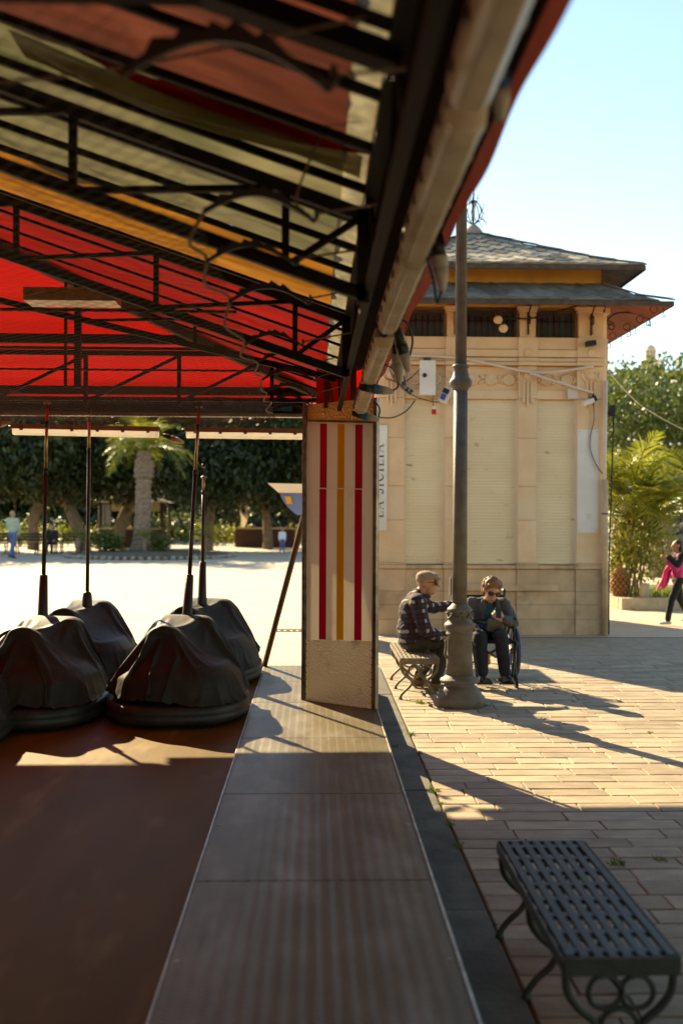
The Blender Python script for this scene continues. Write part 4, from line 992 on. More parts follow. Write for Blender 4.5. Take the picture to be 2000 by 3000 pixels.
def limb_tree(name, label, x, y, trunk_h, tr, lumps, n, size, m, seed, group, hang=.3, lean=(0,0)):
    t = thing(name, label, 'tree', (x, y, 0), 0, group); rr = random.Random(seed)
    q = MB(); top = Vector((lean[0], lean[1], trunk_h))
    q.tube(curve_pts([(0,0,-.1),(lean[0]*.3+rr.uniform(-.1,.1), lean[1]*.3, trunk_h*.5), top], 6), [tr*(1.35-.5*k/12) for k in range(13)], 10)
    for (lx, ly, lz, a, b_, c) in lumps[:6]:
        e_ = Vector((lx-x, ly-y, lz)); mid = top.lerp(e_, .5) + Vector((rr.uniform(-.3,.3), rr.uniform(-.3,.3), -.2))
        q.tube(curve_pts([top-Vector((0,0,.25)), mid, e_], 4), [tr*.7*(1-.09*k) for k in range(9)], 7)
    q.build('trunk', 'bark', t, world=False)
    leaves('crown', m, lumps, n, size, t, seed, hang, (x, y, 0))
    return t
def crown_lumps(cx, cy, cz, rx, rz_c, k, seed, flat=.9):
    rr = random.Random(seed); out = [(cx, cy, cz, rx*.75, rx*.75, rz_c*.8)]
    for i in range(k):
        a = 2*math.pi*(i+rr.random()*.6)/k; z = rr.uniform(-.7,.6)
        out.append((cx+rx*.68*math.cos(a), cy+rx*.68*math.sin(a)*flat, cz+rz_c*z*.75, rx*rr.uniform(.34,.48), rx*rr.uniform(.34,.48), rz_c*rr.uniform(.35,.5)))
    return out
G4 = 'broad dark trees across the far side of the plaza'
FT = [(-17.2,47,.30,(0,0),'leftmost far tree, its dark crown over seated people'), (-13.2,47.5,.34,(.3,0),'far dark tree with thick upright trunk behind walking man'),
      (-10.6,46.5,.42,(-.9,0),'far dark tree with trunk leaning left beyond the second bumper car pole'), (-9.6,49,.40,(.7,.4),'far dark tree with trunk leaning right beside the pavilion'),
      (-5.0,47.5,.32,(.2,0),'far dark tree right of the plaza palm'), (-2.2,49,.3,(-.2,0),'far dark tree over the brown market stall'), (1.6,48,.3,(0,0),'far dark tree mostly behind the striped column')]
for i, (x, y, tr, ln, lb) in enumerate(FT):
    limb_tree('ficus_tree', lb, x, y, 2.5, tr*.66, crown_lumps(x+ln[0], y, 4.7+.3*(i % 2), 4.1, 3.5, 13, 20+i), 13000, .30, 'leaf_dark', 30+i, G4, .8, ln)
rr = random.Random(5)
lumps = [(-60+7.5*i+rr.uniform(-2,2), 82+rr.uniform(-4,4), 4.0, 5.5, 3.5, 5.0+rr.uniform(-1,1)) for i in range(12)] + [(34+7*i, 86+rr.uniform(-4,4), 4.0, 5.0, 3.5, 4.4) for i in range(8)]
tag(leaves('far_wood', 'leaf_dark', lumps, 16000, .85, None, 77, .4), 'band of dark green trees closing the far side of the park', 'trees', kind='stuff')
lumps = [(-46+3.1*i+rr.uniform(-1,1), 66+rr.uniform(-2,2), 2.0, 2.6, 2.2, 2.8+rr.uniform(-.4,.9)) for i in range(21)]
tag(leaves('park_shrubbery', 'leaf_dark', lumps, 26000, .7, None, 78, .2), 'dense dark shrubbery filling the park beneath the far trees', 'shrubbery', kind='stuff')
# unseen trees added behind and beside the camera to darken the near plaza
for i, (x, y) in enumerate(((5.6,-3.2),(11.5,-1.5),(-.5,-8.0),(7.6,3.2))):
    limb_tree('ficus_tree', ['unseen shade tree added behind the near bench','unseen shade tree added behind the photographer to the far right','unseen shade tree added behind the bumper car ride','unseen shade tree added to the right of the plaza'][i], x, y, 2.8, .32, crown_lumps(x, y, 5.4, 3.9, 3.6, 11, 90+i), 7000, .42, 'leaf_dark', 95+i, 'unseen trees added to shade the near plaza', .5)
limb_tree('ficus_tree', 'unseen wide tree added over the near paving for shade', 7.0, .6, 4.2, .36, crown_lumps(4.3, 1.4, 7.4, 4.3, 2.1, 12, 71) + [(3.0,2.6,7.0,2.6,2.2,1.5),(1.2,.6,7.2,2.2,2.4,1.4)], 13000, .42, 'leaf_dark', 72, 'unseen trees added to shade the near plaza', .3, (-1.2,.3))  # out-of-view crown added overhead to keep sky light off the paving
# hedges
def hedge(label, x0, x1, y, z, m, seed, d=.8):
    lumps = []; x = x0
    rr = random.Random(seed)
    while x < x1: lumps.append((x, y+rr.uniform(-.1,.1), z*.52, .6, d*.6, z*.5*rr.uniform(.9,1.15))); x += .5
    t = thing('hedge', label, 'hedge', (x0, y, 0), 0, 'clipped hedges in the park')
    leaves('foliage', m, lumps, int(900*(x1-x0)/2*min(z,1.5)/1.2), .16, t, seed, 0, (x0, y, 0))
    q = MB()
    for k in range(int((x1-x0)/1.2)+1): q.tube([(k*1.2+.2,0,0),(k*1.2+.2,0,z*.6)], .03, 5)
    q.build('stems', 'bark', t, world=False)
hedge('sunlit yellow green hedge behind the far left trees', -19, -9.6, 52.5, 1.15, 'leaf_yellow', 1)
hedge('hedge with bright top between pavilion and brown stall', -6.2, -3.4, 55, 1.2, 'leaf_yellow', 2)
hedge('hedge glimpsed right of the brown market stall', -1.0, 4.0, 54.5, 1.2, 'leaf_yellow', 3)
hedge('taller dark clipped hedge inside the pavilion opening', -8.8, -6.8, 57.5, 2.0, 'leaf_mid', 4)
hedge('low dark hedge row at the far park edge', -24, 8, 60, 1.5, 'leaf_dark', 6)
# plaza palm in its round bed
bed = thing('planting_bed', 'round planting bed edged with stones under the plaza palm', 'planting bed', (-6.45, 40.0, 0))
q = MB(); q.lathe([(3.25,.0),(3.2,.10),(2.4,.20),(.01,.26)], (0,0,0), 40); q.build('soil', 'earth', bed, world=False)
def rock_mesh(seed):
    rr = random.Random(seed); q = MB(); q.sphere((0,0,0), .5, 7, 5, (1,.8,.7)); q.v = [tuple(Vector(p)*(.8+.4*rr.random())) for p in q.v]; me = q.mesh('edging_stone'); me.materials.append(M['rock']); return me
rocks = [rock_mesh(i) for i in range(5)]
for k in range(70):
    a = 2*math.pi*k/70; o = bpy.data.objects.new('edging_stone', rocks[k % 5]); COL.objects.link(o); o.parent = bed
    s_ = .22+.08*random.random(); o.location = (3.27*math.cos(a), 3.27*math.sin(a), .06); o.scale = (s_,s_,s_); o.rotation_euler = (random.random(), 0, a)
def frond_mesh(L_, droop, nl, wl, seed, m='frond', rise=.5):
    q = MB(); rr = random.Random(seed); pts = []
    for k in range(13):
        t = k/12; pts.append(Vector((L_*t*(1-.12*t), 0, rise*L_*t - droop*L_*t*t)))
    q.tube(pts, [.012*L_*(1.1-k/12)+.002 for k in range(13)], 5)
    for k in range(nl):
        t = .16 + .84*k/nl; i = min(11, int(t*12)); p = pts[i].lerp(pts[i+1], t*12-i); d = (pts[i+1]-pts[i]).normalized()
        ln = wl*math.sin(min(1, t*1.05)*math.pi*.86 + .25)*rr.uniform(.85,1.1)+.02*L_
        for s_ in (-1, 1):
            tip = p + (Vector((0,s_,0))*.75 + d*.62 + Vector((0,0,rr.uniform(-.25,.25)-.12)))*ln
            w = d*(.022*L_**.5)
            q.add([p-w*.4, p+w*.6, tip.lerp(p,.45)+w*.8+Vector((0,0,.02*ln)), tip, tip.lerp(p,.45)-w*.3], [(0,1,2,3,4)])
    me = q.mesh('frond'); me.materials.append(M[m]); return me
fr = [frond_mesh(2.3,.75,26,.55,1,rise=.75), frond_mesh(2.4,.95,26,.55,2,rise=.8), frond_mesh(2.2,1.15,26,.5,3,rise=.7)]
pt = thing('plaza_palm', 'palm with rough grey trunk standing in the round bed', 'palm', (-6.95, 40.6, .2))
rr = random.Random(8); prof = []
for k in range(40):
    z = 4.05*k/39; r_ = .33 - .05*k/39 + (.10 if 28 < k < 36 else 0) + .03*(k % 2) + (.14*(1-k/5) if k < 5 else 0)
    prof.append((r_, z))
q = MB(); q.lathe(prof, (0,0,0), 12, smooth=False); q.v = [tuple(Vector(p)+Vector((rr.uniform(-.03,.03),rr.uniform(-.03,.03),rr.uniform(-.02,.02)))+Vector((.12*p[2]/4,0,0))) for p in q.v]; q.build('trunk', 'palm_bark', pt, world=False)
for k in range(34):
    o = bpy.data.objects.new('frond', fr[k % 3]); COL.objects.link(o); o.parent = pt
    o.location = (.12, 0, 4.0); o.rotation_euler = (rr.uniform(-.25,.25), R(rr.uniform(-55,18)), R(k*137.5)); s_ = rr.uniform(.85,1.15); o.scale = (s_,s_,s_)
def bush(name, label, x, y, z, lumps, n, size, m, seed, group=None, cat='shrub'):
    t = thing(name, label, cat, (x, y, z), 0, group)
    leaves('foliage', m, lumps, n, size, t, seed, .1, (0,0,0))
    q = MB(); rr = random.Random(seed)
    for k in range(5): q.tube([(0,0,0),(rr.uniform(-.2,.2),rr.uniform(-.2,.2),lumps[0][2])], [.03,.012], 5)
    q.build('stems', 'bark', t, world=False); return t
G5 = 'low plants in the round bed'
bush('shrub', 'low round shrub left of the plaza palm in the bed', -8.2, 39.6, .2, [(0,0,.45,.6,.5,.45),(.4,0,.3,.4,.4,.3)], 900, .16, 'leaf_mid', 1, G5)
bush('shrub', 'small shrub right of the plaza palm trunk', -6.0, 39.6, .2, [(0,0,.35,.4,.4,.35)], 500, .16, 'leaf_mid', 2, G5)
for (x, lb, s_) in ((-9.2, 'small cycad at the left end of the round bed', 1.0), (-6.6, 'small cycad in front of the palm trunk', .8), (-4.3, 'young yucca near the right end of round bed', 1.15)):
    t = thing('small_palm', lb, 'palm', (x, 39.4, .15), 0, G5)
    q = MB(); q.lathe([(.10,0),(.09,.3),(.11,.55),(.05,.62)], (0,0,0), 8); q.build('trunk', 'palm_bark', t, world=False)
    for k in range(14):
        o = bpy.data.objects.new('frond', fr[k % 3]); COL.objects.link(o); o.parent = t; o.location = (0,0,.58); o.scale = (.36*s_,.36*s_,.42*s_); o.rotation_euler = (0, R(random.uniform(-50,10)), R(k*137.5))
# right side: tree, palm clump in kerbed planter
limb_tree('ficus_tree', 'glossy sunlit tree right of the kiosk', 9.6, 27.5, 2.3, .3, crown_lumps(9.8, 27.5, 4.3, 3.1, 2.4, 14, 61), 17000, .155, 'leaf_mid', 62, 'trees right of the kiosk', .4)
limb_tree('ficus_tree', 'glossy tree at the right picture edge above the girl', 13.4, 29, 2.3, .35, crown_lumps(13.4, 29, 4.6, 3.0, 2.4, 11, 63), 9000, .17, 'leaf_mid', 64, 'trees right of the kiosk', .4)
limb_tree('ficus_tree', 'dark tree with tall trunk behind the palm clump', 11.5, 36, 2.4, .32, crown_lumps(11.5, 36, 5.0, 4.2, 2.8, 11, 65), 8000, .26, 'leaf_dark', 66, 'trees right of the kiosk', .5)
pl = thing('stone_planter', 'low kerbed stone planter with grass right of the kiosk', 'planter', (5.55, 17.78, 0))
x = 0
for k, l in enumerate((1.15,1.15,1.15)):
    q = MB(); q.bx(x+.004, x+l-.004, 0, .2, 0, .21); q.build('kerb_stone', 'kerb', pl, .012, world=False); x += l
y = .2
for k in range(4):
    q = MB(); q.bx(-.002, .2, y+.004, y+.99, 0, .20); q.build('kerb_stone', 'kerb', pl, .012, world=False); y += 1.0
q = MB(); q.bx(.2, 3.4, .2, 4.2, 0, .17); q.build('soil', 'earth', pl, world=False)
leaves('grass', 'weed', [(1.7,1.2,.20,1.6,1.1,.05)], 4000, .09, pl, 9, -.9, (0,0,0), 'stuff', .25)
fs = [frond_mesh(1.25,.55,20,.34,11,rise=.75), frond_mesh(1.4,.8,20,.36,12,rise=.85), frond_mesh(1.15,.95,18,.32,13,rise=.75)]
pc = thing('palm_clump', 'clump of slender cane palms with arching fronds in the planter', 'palm', (6.05, 18.75, .17))
rr = random.Random(21)
for k in range(9):
    a = k*2.4; e_ = Vector((rr.uniform(-.55,.75), rr.uniform(-.5,.5), rr.uniform(1.15,1.95))); b0 = Vector((.16*math.cos(a), .16*math.sin(a), 0))
    q = MB(); q.tube(curve_pts([b0, b0.lerp(e_,.5)+Vector((0,0,.12)), e_], 5), [.024-.0008*j for j in range(11)], 6); st_ = q.build('cane', 'cane', pc, world=False)
    for j in range(8):
        o = bpy.data.objects.new('frond', fs[(k+j) % 3]); COL.objects.link(o); o.parent = pc
        o.location = e_ - Vector((0,0,.05*j)); o.rotation_euler = (rr.uniform(-.3,.3), R(rr.uniform(-62,14)), R(j*137.5+k*40)); s_ = rr.uniform(.9,1.35); o.scale = (s_,s_,s_)
leaves('understorey', 'leaf_yellow', [(.1,0,.95,.75,.5,.75),(-.3,.1,.6,.35,.4,.4)], 1500, .15, pc, 14, .6, (0,0,0), None, .3)
pa = thing('feather_palm', 'larger palm frond spray at right edge behind the clump', 'palm', (8.0, 20.6, .17))
q = MB(); q.lathe([(.16,0),(.14,.8),(.16,1.5),(.08,1.7)], (0,0,0), 10); q.build('trunk', 'palm_bark', pa, world=False)
for k in range(18):
    o = bpy.data.objects.new('frond', fr[k % 3]); COL.objects.link(o); o.parent = pa; o.location = (0,0,1.6); o.rotation_euler = (rr.uniform(-.2,.2), R(rr.uniform(-55,5)), R(k*137.5)); s_ = rr.uniform(.75,1.0); o.scale = (s_,s_,s_)
sp = thing('palm_stump', 'short brown fibrous palm stump beside the cane palms', 'stump', (5.72, 18.4, .17))
q = MB()
for i in range(9):
    for k in range(12):
        a = 2*math.pi*(k+.5*(i % 2))/12; z = .05+.058*i; r_ = .155*math.sin(.5+z*4.2)
        q.box((r_*math.cos(a), r_*math.sin(a), z), (.07,.06,.075), (0, R(-35), a))
q.lathe([(.10,0),(.15,.2),(.12,.45),(.03,.58)], (0,0,0), 10); q.build('leaf_bases', 'fibre', sp, world=False)
q = MB(); q.lathe([(.085,.0),(.09,.02),(.095,.30),(.085,.30),(.08,.28)], (6.12, 18.25, .15), 18); o = q.build('concrete_pipe', 'kerb'); tag(o, 'short upright concrete pipe in the planter', 'pipe')
# weeds in the joints
G6 = 'weeds growing in the paving joints'
W = [(.745,7.55,1.2,'weed tuft by the column foot, nearest the platform'),(.60,7.15,1.0,'weed between slab and platform right of the column'),(.745,6.95,.8,'tiny weed at the top of the paving joint'),(.742,6.02,1.3,'bright weed at the tip of the lit triangle'),(.74,5.75,.8,'weed just below the lit triangle tip'),(.74,5.35,.9,'weed at the joint below the sunlit stripe'),(.74,5.0,1.0,'weed in the shaded joint beside grey slabs'),(.56,6.5,.9,'weed against the platform edge on grey slab'),(1.45,4.72,1.5,'largest weed, behind the near bench left part'),(1.68,4.78,1.1,'weed behind the near bench right part'),(2.25,5.55,.9,'weed in the shaded paving at right'),(2.7,5.7,.8,'small weed near right edge of shaded paving'),(2.6,7.6,.8,'weed on the sunlit paving right of shadows'),(.95,8.8,1.5,'dry grass tuft under the sunlit bench'),(1.1,9.3,1.4,'grass growing behind the bench legs'),(1.53,8.68,1.0,'weed at the right foot of lamp post')]
for i, (x, y, s_, lb) in enumerate(W):
    rr = random.Random(i); q = MB()
    for k in range(34):
        a = rr.random()*6.28; L_ = s_*rr.uniform(.012,.036); b0 = Vector((rr.gauss(0,.012)*s_, rr.uniform(-.026,.026)*s_, 0)); t0 = b0 + Vector((math.cos(a)*L_*.6, math.sin(a)*L_*.6, L_*rr.uniform(.5,1.2))); w = Vector((-math.sin(a), math.cos(a), 0))*.0024*s_
        m_ = b0.lerp(t0,.5)+Vector((0,0,.006*s_)); q.add([b0-w*.5, b0+w*.5, m_+w, t0, m_-w], [(0,1,2,3,4)])
    o = q.build('weed', 'weed'); o.location = (x, y, .006); o.rotation_euler[2] = 0 if x < .8 else R(90); tag(o, lb, 'weed', G6)
# church tower, pavilion, stall, benches, grate, string lights, van
mat('far_stone', (.55,.45,.33), (.48,.38,.27), .5, .9)
tw = thing('church_tower', 'small domed church bell tower rising above the trees', 'tower', (51.1, 150, 13.0))
tw.scale = (.5, .5, .5)
q = MB(); q.bx(-2.1,2.1,-2.1,2.1,-26,24.4); q.build('tower_body', 'far_stone', tw, world=False)
q = MB(); q.bx(-2.4,2.4,-2.4,2.4,24.4,24.9); q.bx(-1.7,1.7,-1.7,1.7,24.9,25.4); q.build('cornice', 'far_stone', tw, world=False)
q = MB()
for k in range(8):
    a = R(22.5+45*k); q.tube([(1.35*math.cos(a),1.35*math.sin(a),25.4),(1.35*math.cos(a),1.35*math.sin(a),27.7)], .26, 6)
q.build('belfry_columns', 'far_stone', tw, world=False)
q = MB(); q.lathe([(.8,25.4),(.8,27.6)], (0,0,0), 12); q.build('belfry_core', 'far_stone', tw, world=False)
q = MB(); q.lathe([(1.75,27.6),(1.75,28.0),(1.6,28.1),(1.5,28.7),(1.05,29.3),(.4,29.65),(.1,29.8)], (0,0,0), 16); q.build('dome', 'far_stone', tw, world=False)
q = MB(); q.tube([(0,0,29.7),(0,0,31.6)], .07, 5); q.build('spike', 'iron', tw, world=False)
mat('curtain', (.55,.45,.30), (.45,.36,.23), 2, .8, trans=.3)
mat('brown_board', (.075,.028,.016), (.05,.02,.012), 3, .7)
mat('grey_wall', (.30,.32,.34), (.24,.25,.27), 2, .8)
pv = thing('garden_pavilion', 'open wooden pavilion with pale scalloped roof edge and brown counter', 'pavilion', (-9.2, 52.0, 0))
for i in range(4):
    q = MB(); x = -1.55+1.03*i; q.tube([(x, (-1.2,1.2)[i % 2], 0), (x, (-1.2,1.2)[i % 2], 2.25)], .08, 8); q.build('post', 'wood_dark', pv, world=False)
for x in (-1.55, 1.55):
    q = MB(); q.tube([(x,-1.25,0),(x,-1.25,2.25)], .09, 8); q.build('post', 'brown_board', pv, world=False)
q = MB(); q.add([(-1.8,-1.5,2.3),(1.8,-1.5,2.3),(1.8,1.5,2.3),(-1.8,1.5,2.3),(0,0,2.95)], [(0,1,4),(1,2,4),(2,3,4),(3,0,4)]); q.build('roof', 'brown_board', pv, world=False)
q = MB()
for k in range(14): q.box((-1.75+.27*k,-1.53,2.33-.0), (.24,.03,.10)); 
q.build('scalloped_edge', 'white_paint', pv, world=False)
q = MB(); q.bar((-1.8,-1.52,2.36),(0,-.05,2.98), .06,.06); q.bar((1.8,-1.52,2.36),(0,-.05,2.98), .06,.06); q.build('hip_trim', 'white_paint', pv, world=False)
q = MB(); q.bx(-1.5,1.5,-1.3,-1.22,0,.92); q.build('counter', 'brown_board', pv, world=False)
q = MB(); q.bx(-1.55,1.55,-1.4,-1.12,.92,1.0); q.build('counter_top', 'curtain', pv, world=False)
q = MB(); q.bx(-1.0,1.5,-1.24,-1.18,1.85,2.25); q.build('canvas_band', 'curtain', pv, world=False)
for x in (-2.1,-1.75):
    q = MB(); q.bx(x,x+.26,.8,.95,0,2.2); q.build('grey_panel', 'grey_wall', pv, world=False)
stl = thing('market_stall', 'brown boarded market stall with pale tied curtain', 'stall', (-2.6, 52.5, 0))
q = MB(); q.bx(-1.35,1.6,-.6,-.5,0,.95); q.build('counter', 'brown_board', stl, world=False)
q = MB(); q.bx(-1.4,1.65,-.68,-.45,.95,1.03); q.build('counter_top', 'curtain', stl, world=False)
q = MB(); q.add([(-1.35,-.5,2.35),(-.55,-.5,2.35),(-.75,-.5,1.6),(-.95,-.5,1.05),(-1.15,-.5,1.05),(-1.15,-.5,1.6)], [(0,1,2,3,4,5)]); q.build('curtain', 'curtain', stl, world=False)
for x in (-1.4, 1.3, 1.6):
    q = MB(); q.bx(x-.06,x+.06,-.5,-.38,0,2.4); q.build('post', 'brown_board', stl, world=False)
q = MB(); q.bx(-1.7,1.9,-.8,1.2,2.4,2.5); q.build('roof', 'brown_board', stl, world=False)
def far_bench(label, x, y):
    t = thing('iron_bench', label, 'bench', (x, y, 0), 0, 'iron benches at the far plaza edge')
    for k in range(5):
        q = MB(); q.bx(-.85,.85,-.2+.085*k,-.14+.085*k,.42,.45); q.build('slat', 'iron', t, world=False)
    for k in range(3):
        q = MB(); q.bx(-.85,.85,.22,.24,.55+.12*k,.63+.12*k); q.build('back_slat', 'iron', t, world=False)
    for xx in (-.8, 0, .8):
        q = MB(); q.tube(curve_pts([(xx,-.2,0),(xx,-.15,.22),(xx,-.2,.42)], 4), .03, 6); q.tube(curve_pts([(xx,.22,0),(xx,.16,.25),(xx,.2,.42),(xx,.25,.9)], 4), .03, 6); q.build('leg', 'iron', t, world=False)
far_bench('far iron bench with the seated woman in black', -11.6, 42.2)
far_bench('empty far iron bench right of the seated woman', -9.8, 42.4)
far_bench('far iron bench with the fair haired person at left edge', -13.6, 42.0)
gr = thing('drain_grate', 'iron drain grate set in the bright plaza ground', 'grate', (-.26, 14.5, .002))
for k in range(7):
    q = MB(); q.bx(-.3+.09*k,-.26+.09*k,-.12,.12,.0,.008); q.build('grate_bar', 'iron', gr, world=False)
q = MB(); q.bx(-.33,.33,-.15,-.121,0,.01); q.bx(-.33,.33,.121,.15,0,.01); q.build('grate_frame', 'iron', gr, world=False)
q = MB(); q.tube(curve_pts([(4.2,14.5,3.95),(5.6,17,3.62),(7.5,20,3.45),(9.5,24,3.6)], 8), .006, 5); o = q.build('overhead_wire', 'pvc'); tag(o, 'thin pale wire running from the kiosk corner into the trees', 'wire')
sl = thing('string_lights', 'string of small bulbs hanging before the right trees', 'string lights', (7.6, 21, 0))
P_ = curve_pts([(-.9,0,3.36),(0,0,3.26),(.9,0,3.38),(1.8,0,3.7)], 10)
q = MB(); q.tube(P_, .01, 5); q.build('cable', 'black', sl, world=False)
for p in P_[::2]:
    q = MB(); q.sphere(p-Vector((0,0,.03)), .03, 8, 6); q.build('bulb', 'white_paint', sl, world=False)
mat('van_paint', (.015,.016,.018), None, rough=.25, spec=.6)
vn = thing('parked_van', 'dark parked van at the right edge behind the palms', 'van', (12.6, 31, 0))
q = MB(); q.prism([(-1.9,.35),(2.3,.35),(2.3,1.0),(2.2,1.85),(1.9,2.0),(-.6,2.0),(-1.25,1.25),(-1.9,1.1)], -.85, .85); q.build('body', 'van_paint', vn, .06, world=False)
for (a, b_) in ((-.6,.4),(.5,1.2),(1.3,2.0)):
    q = MB(); q.bx(a,b_,-.862,-.852,1.2,1.75); q.build('window', 'glass_dark', vn, .01, world=False)
for x in (-1.2, 1.5):
    q = MB(); q.lathe([(.28,-.1),(.33,-.08),(.33,.08),(.28,.1)], (x,-.8,.33), 20, (0,1,0)); w = q.build('wheel', 'rubber', vn, world=False)
    q = MB(); q.lathe([(.2,.1),(.18,.115)], (x,-.8,.33), 14, (0,-1,0)); q.build('rim', 'steel', w, world=False)
q = MB(); q.bx(-1.91,-1.86,-.7,-.4,.8,.95); q.build('headlight', 'diffuser', vn, .01, world=False)
# ------------------------------------------------------------------ people
mat('skin', (.50,.27,.17), (.44,.22,.135), 8, .5, spec=.4)
mat('skin_dark', (.42,.21,.13), (.36,.17,.10), 8, .5, spec=.4)
mat('trouser_olive', (.055,.048,.036), (.04,.035,.028), 12, .85, bump=.3, bscale=30)
mat('trouser_navy', (.012,.015,.022), (.02,.022,.028), 12, .85, bump=.3, bscale=30)
mat('jacket_grey', (.075,.078,.08), (.055,.057,.06), 10, .85, bump=.3, bscale=30)
mat('shirt_teal', (.02,.085,.105), (.016,.07,.09), 10, .8)
mat('bag_olive', (.11,.095,.07), (.08,.07,.05), 12, .8, bump=.3)
mat('cap_tan', (.33,.25,.17), (.27,.20,.14), 20, .85, bump=.3, bscale=120)
mat('hair_auburn', (.27,.115,.038), (.15,.06,.02), 25, .55, bump=.6, bscale=60, stretch=(1,1,.3))
mat('hair_dark', (.03,.02,.014), (.05,.03,.02), 25, .5, bump=.5, bscale=60)
mat('hair_fair', (.38,.24,.11), (.28,.17,.08), 25, .55, bump=.5, bscale=60)
mat('lens_black', (.01,.01,.01), None, rough=.12, spec=.7)
mat('lens_brown', (.05,.012,.008), None, rough=.12, spec=.7)
mat('shoe_dark', (.03,.022,.016), None, rough=.5)
mat('shoe_brown', (.22,.12,.06), None, rough=.6)
mat('shoe_white', (.55,.48,.46), None, rough=.6)
mat('sweater_mint', (.33,.42,.33), (.27,.36,.28), 10, .9)
mat('denim', (.09,.14,.30), (.07,.11,.24), 10, .85)
mat('white_cloth', (.72,.70,.72), None, rough=.9)
mat('black_cloth', (.016,.015,.017), None, rough=.85)
mat('pink_cloth', (.62,.06,.20), (.52,.045,.16), 8, .8)
mat('purple_rim', (.05,.045,.30), None, rough=.35)
mat('lips', (.34,.10,.08), None, rough=.5)
mat('plaid', (.02,.02,.025), None, rough=.9)
n, L, bs = _nodes('plaid')
tc = n.new('ShaderNodeNewGeometry'); sx = n.new('ShaderNodeSeparateXYZ'); L.new(tc.outputs['Position'], sx.inputs[0])
u_ = mth('ADD', sx.outputs[0], mth('MULTIPLY', sx.outputs[1], .75)); w_ = mth('ADD', sx.outputs[2], mth('MULTIPLY', sx.outputs[0], -.12))
def band(c_, f, ph, th_): return mth('GREATER_THAN', mth('SINE', mth('ADD', mth('MULTIPLY', c_, f), ph)), th_)
wu, ww = band(u_, 68, 0, .45), band(w_, 68, 0, .45)
both = mth('MULTIPLY', wu, ww); one = mth('MULTIPLY', mth('ADD', wu, ww), .04)
red = mth('MULTIPLY', mth('MAXIMUM', band(u_, 68, 3.1, .97), band(w_, 68, 3.1, .97)), .5)
cr = n.new('ShaderNodeMix'); cr.data_type = 'RGBA'; cr.inputs[6].default_value = (.016,.018,.028,1); cr.inputs[7].default_value = (.40,.37,.34,1); L.new(mth('ADD', mth('MULTIPLY', both, .75), one), cr.inputs[0])
c2 = n.new('ShaderNodeMix'); c2.data_type = 'RGBA'; c2.inputs[7].default_value = (.20,.012,.02,1); L.new(red, c2.inputs[0]); L.new(cr.outputs[2], c2.inputs[6]); L.new(c2.outputs[2], bs.inputs['Base Color'])

def V(*a): return Vector(a)
def blob(name, segs, voxel, m, parent, smooth=3, wrinkle=0, seed=0):
    bm = bmesh.new()
    for s_ in segs:
        if s_[0] == 'e':
            _, c, rad, rot = s_
            mt = Matrix.Translation(c) @ (rot.to_4x4() if rot is not None else Matrix.Identity(4)) @ Matrix.Diagonal((*rad, 1))
            bmesh.ops.create_icosphere(bm, subdivisions=3, radius=1, matrix=mt)
        else:
            p, q_, r1, r2 = s_; p, q_ = Vector(p), Vector(q_); d = q_-p; L_ = d.length
            for c, r_ in ((p, r1), (q_, r2)): bmesh.ops.create_icosphere(bm, subdivisions=2, radius=r_, matrix=Matrix.Translation(c))
            if L_ > 1e-4:
                mt = Matrix.Translation((p+q_)/2) @ Vector((0,0,1)).rotation_difference(d.normalized()).to_matrix().to_4x4()
                bmesh.ops.create_cone(bm, cap_ends=True, segments=14, radius1=r1, radius2=r2, depth=L_, matrix=mt)
    off = Vector(parent.location)
    for v in bm.verts: v.co -= off
    me = bpy.data.meshes.new(name); bm.to_mesh(me); bm.free()
    o = link(name, me, m, parent)
    r = o.modifiers.new('r', 'REMESH'); r.mode = 'VOXEL'; r.voxel_size = voxel
    s2 = o.modifiers.new('s', 'SMOOTH'); s2.factor = .5; s2.iterations = smooth
    pr_ = o.parent; o.parent = None
    bake(o); o.parent = pr_
    o.data.materials.clear(); o.data.materials.append(M[m])
    if wrinkle:
        me = o.data; me.update(); nr = [v.normal.copy() for v in me.vertices]
        for v in me.vertices:
            p = v.co.copy(); v.co = p + nr[v.index]*wrinkle*(nz(p.x*14+seed, p.y*14, p.z*22) + .6*nz(p.x*30, p.y*30+seed, p.z*40))
    for p in o.data.polygons: p.use_smooth = True
    return o
def chain(pts, rs): return [(pts[i], pts[i+1], rs[i], rs[i+1]) for i in range(len(pts)-1)]
def basis(fwd, up):
    f = Vector(fwd).normalized(); l = Vector(up).cross(f).normalized(); u = f.cross(l)
    return Matrix((f, l, u)).transposed()          # columns: forward, left, up
def head_segs(c, fwd, up, s):
    B = basis(fwd, up); c = Vector(c); P = lambda a, b_, d: c + B @ Vector((a*s, b_*s, d*s))
    return [('e', P(-.012,0,.022), (.095*s,.076*s,.092*s), B), ('e', P(.022,0,-.045), (.066*s,.058*s,.072*s), B), ('e', P(.050,0,-.088), (.026*s,.028*s,.022*s), B),
            (P(.084,0,.012), P(.108,0,-.022), .010*s, .015*s), ('e', P(.080,0,-.058), (.014*s,.024*s,.010*s), B), ('e', P(.072,0,.030), (.02*s,.05*s,.010*s), B),
            ('e', P(-.012,.078,-.005), (.020*s,.010*s,.032*s), B), ('e', P(-.012,-.078,-.005), (.020*s,.010*s,.032*s), B), ('e', P(.055,.036,-.02), (.024*s,.02*s,.024*s), B), ('e', P(.055,-.036,-.02), (.024*s,.02*s,.024*s), B)]
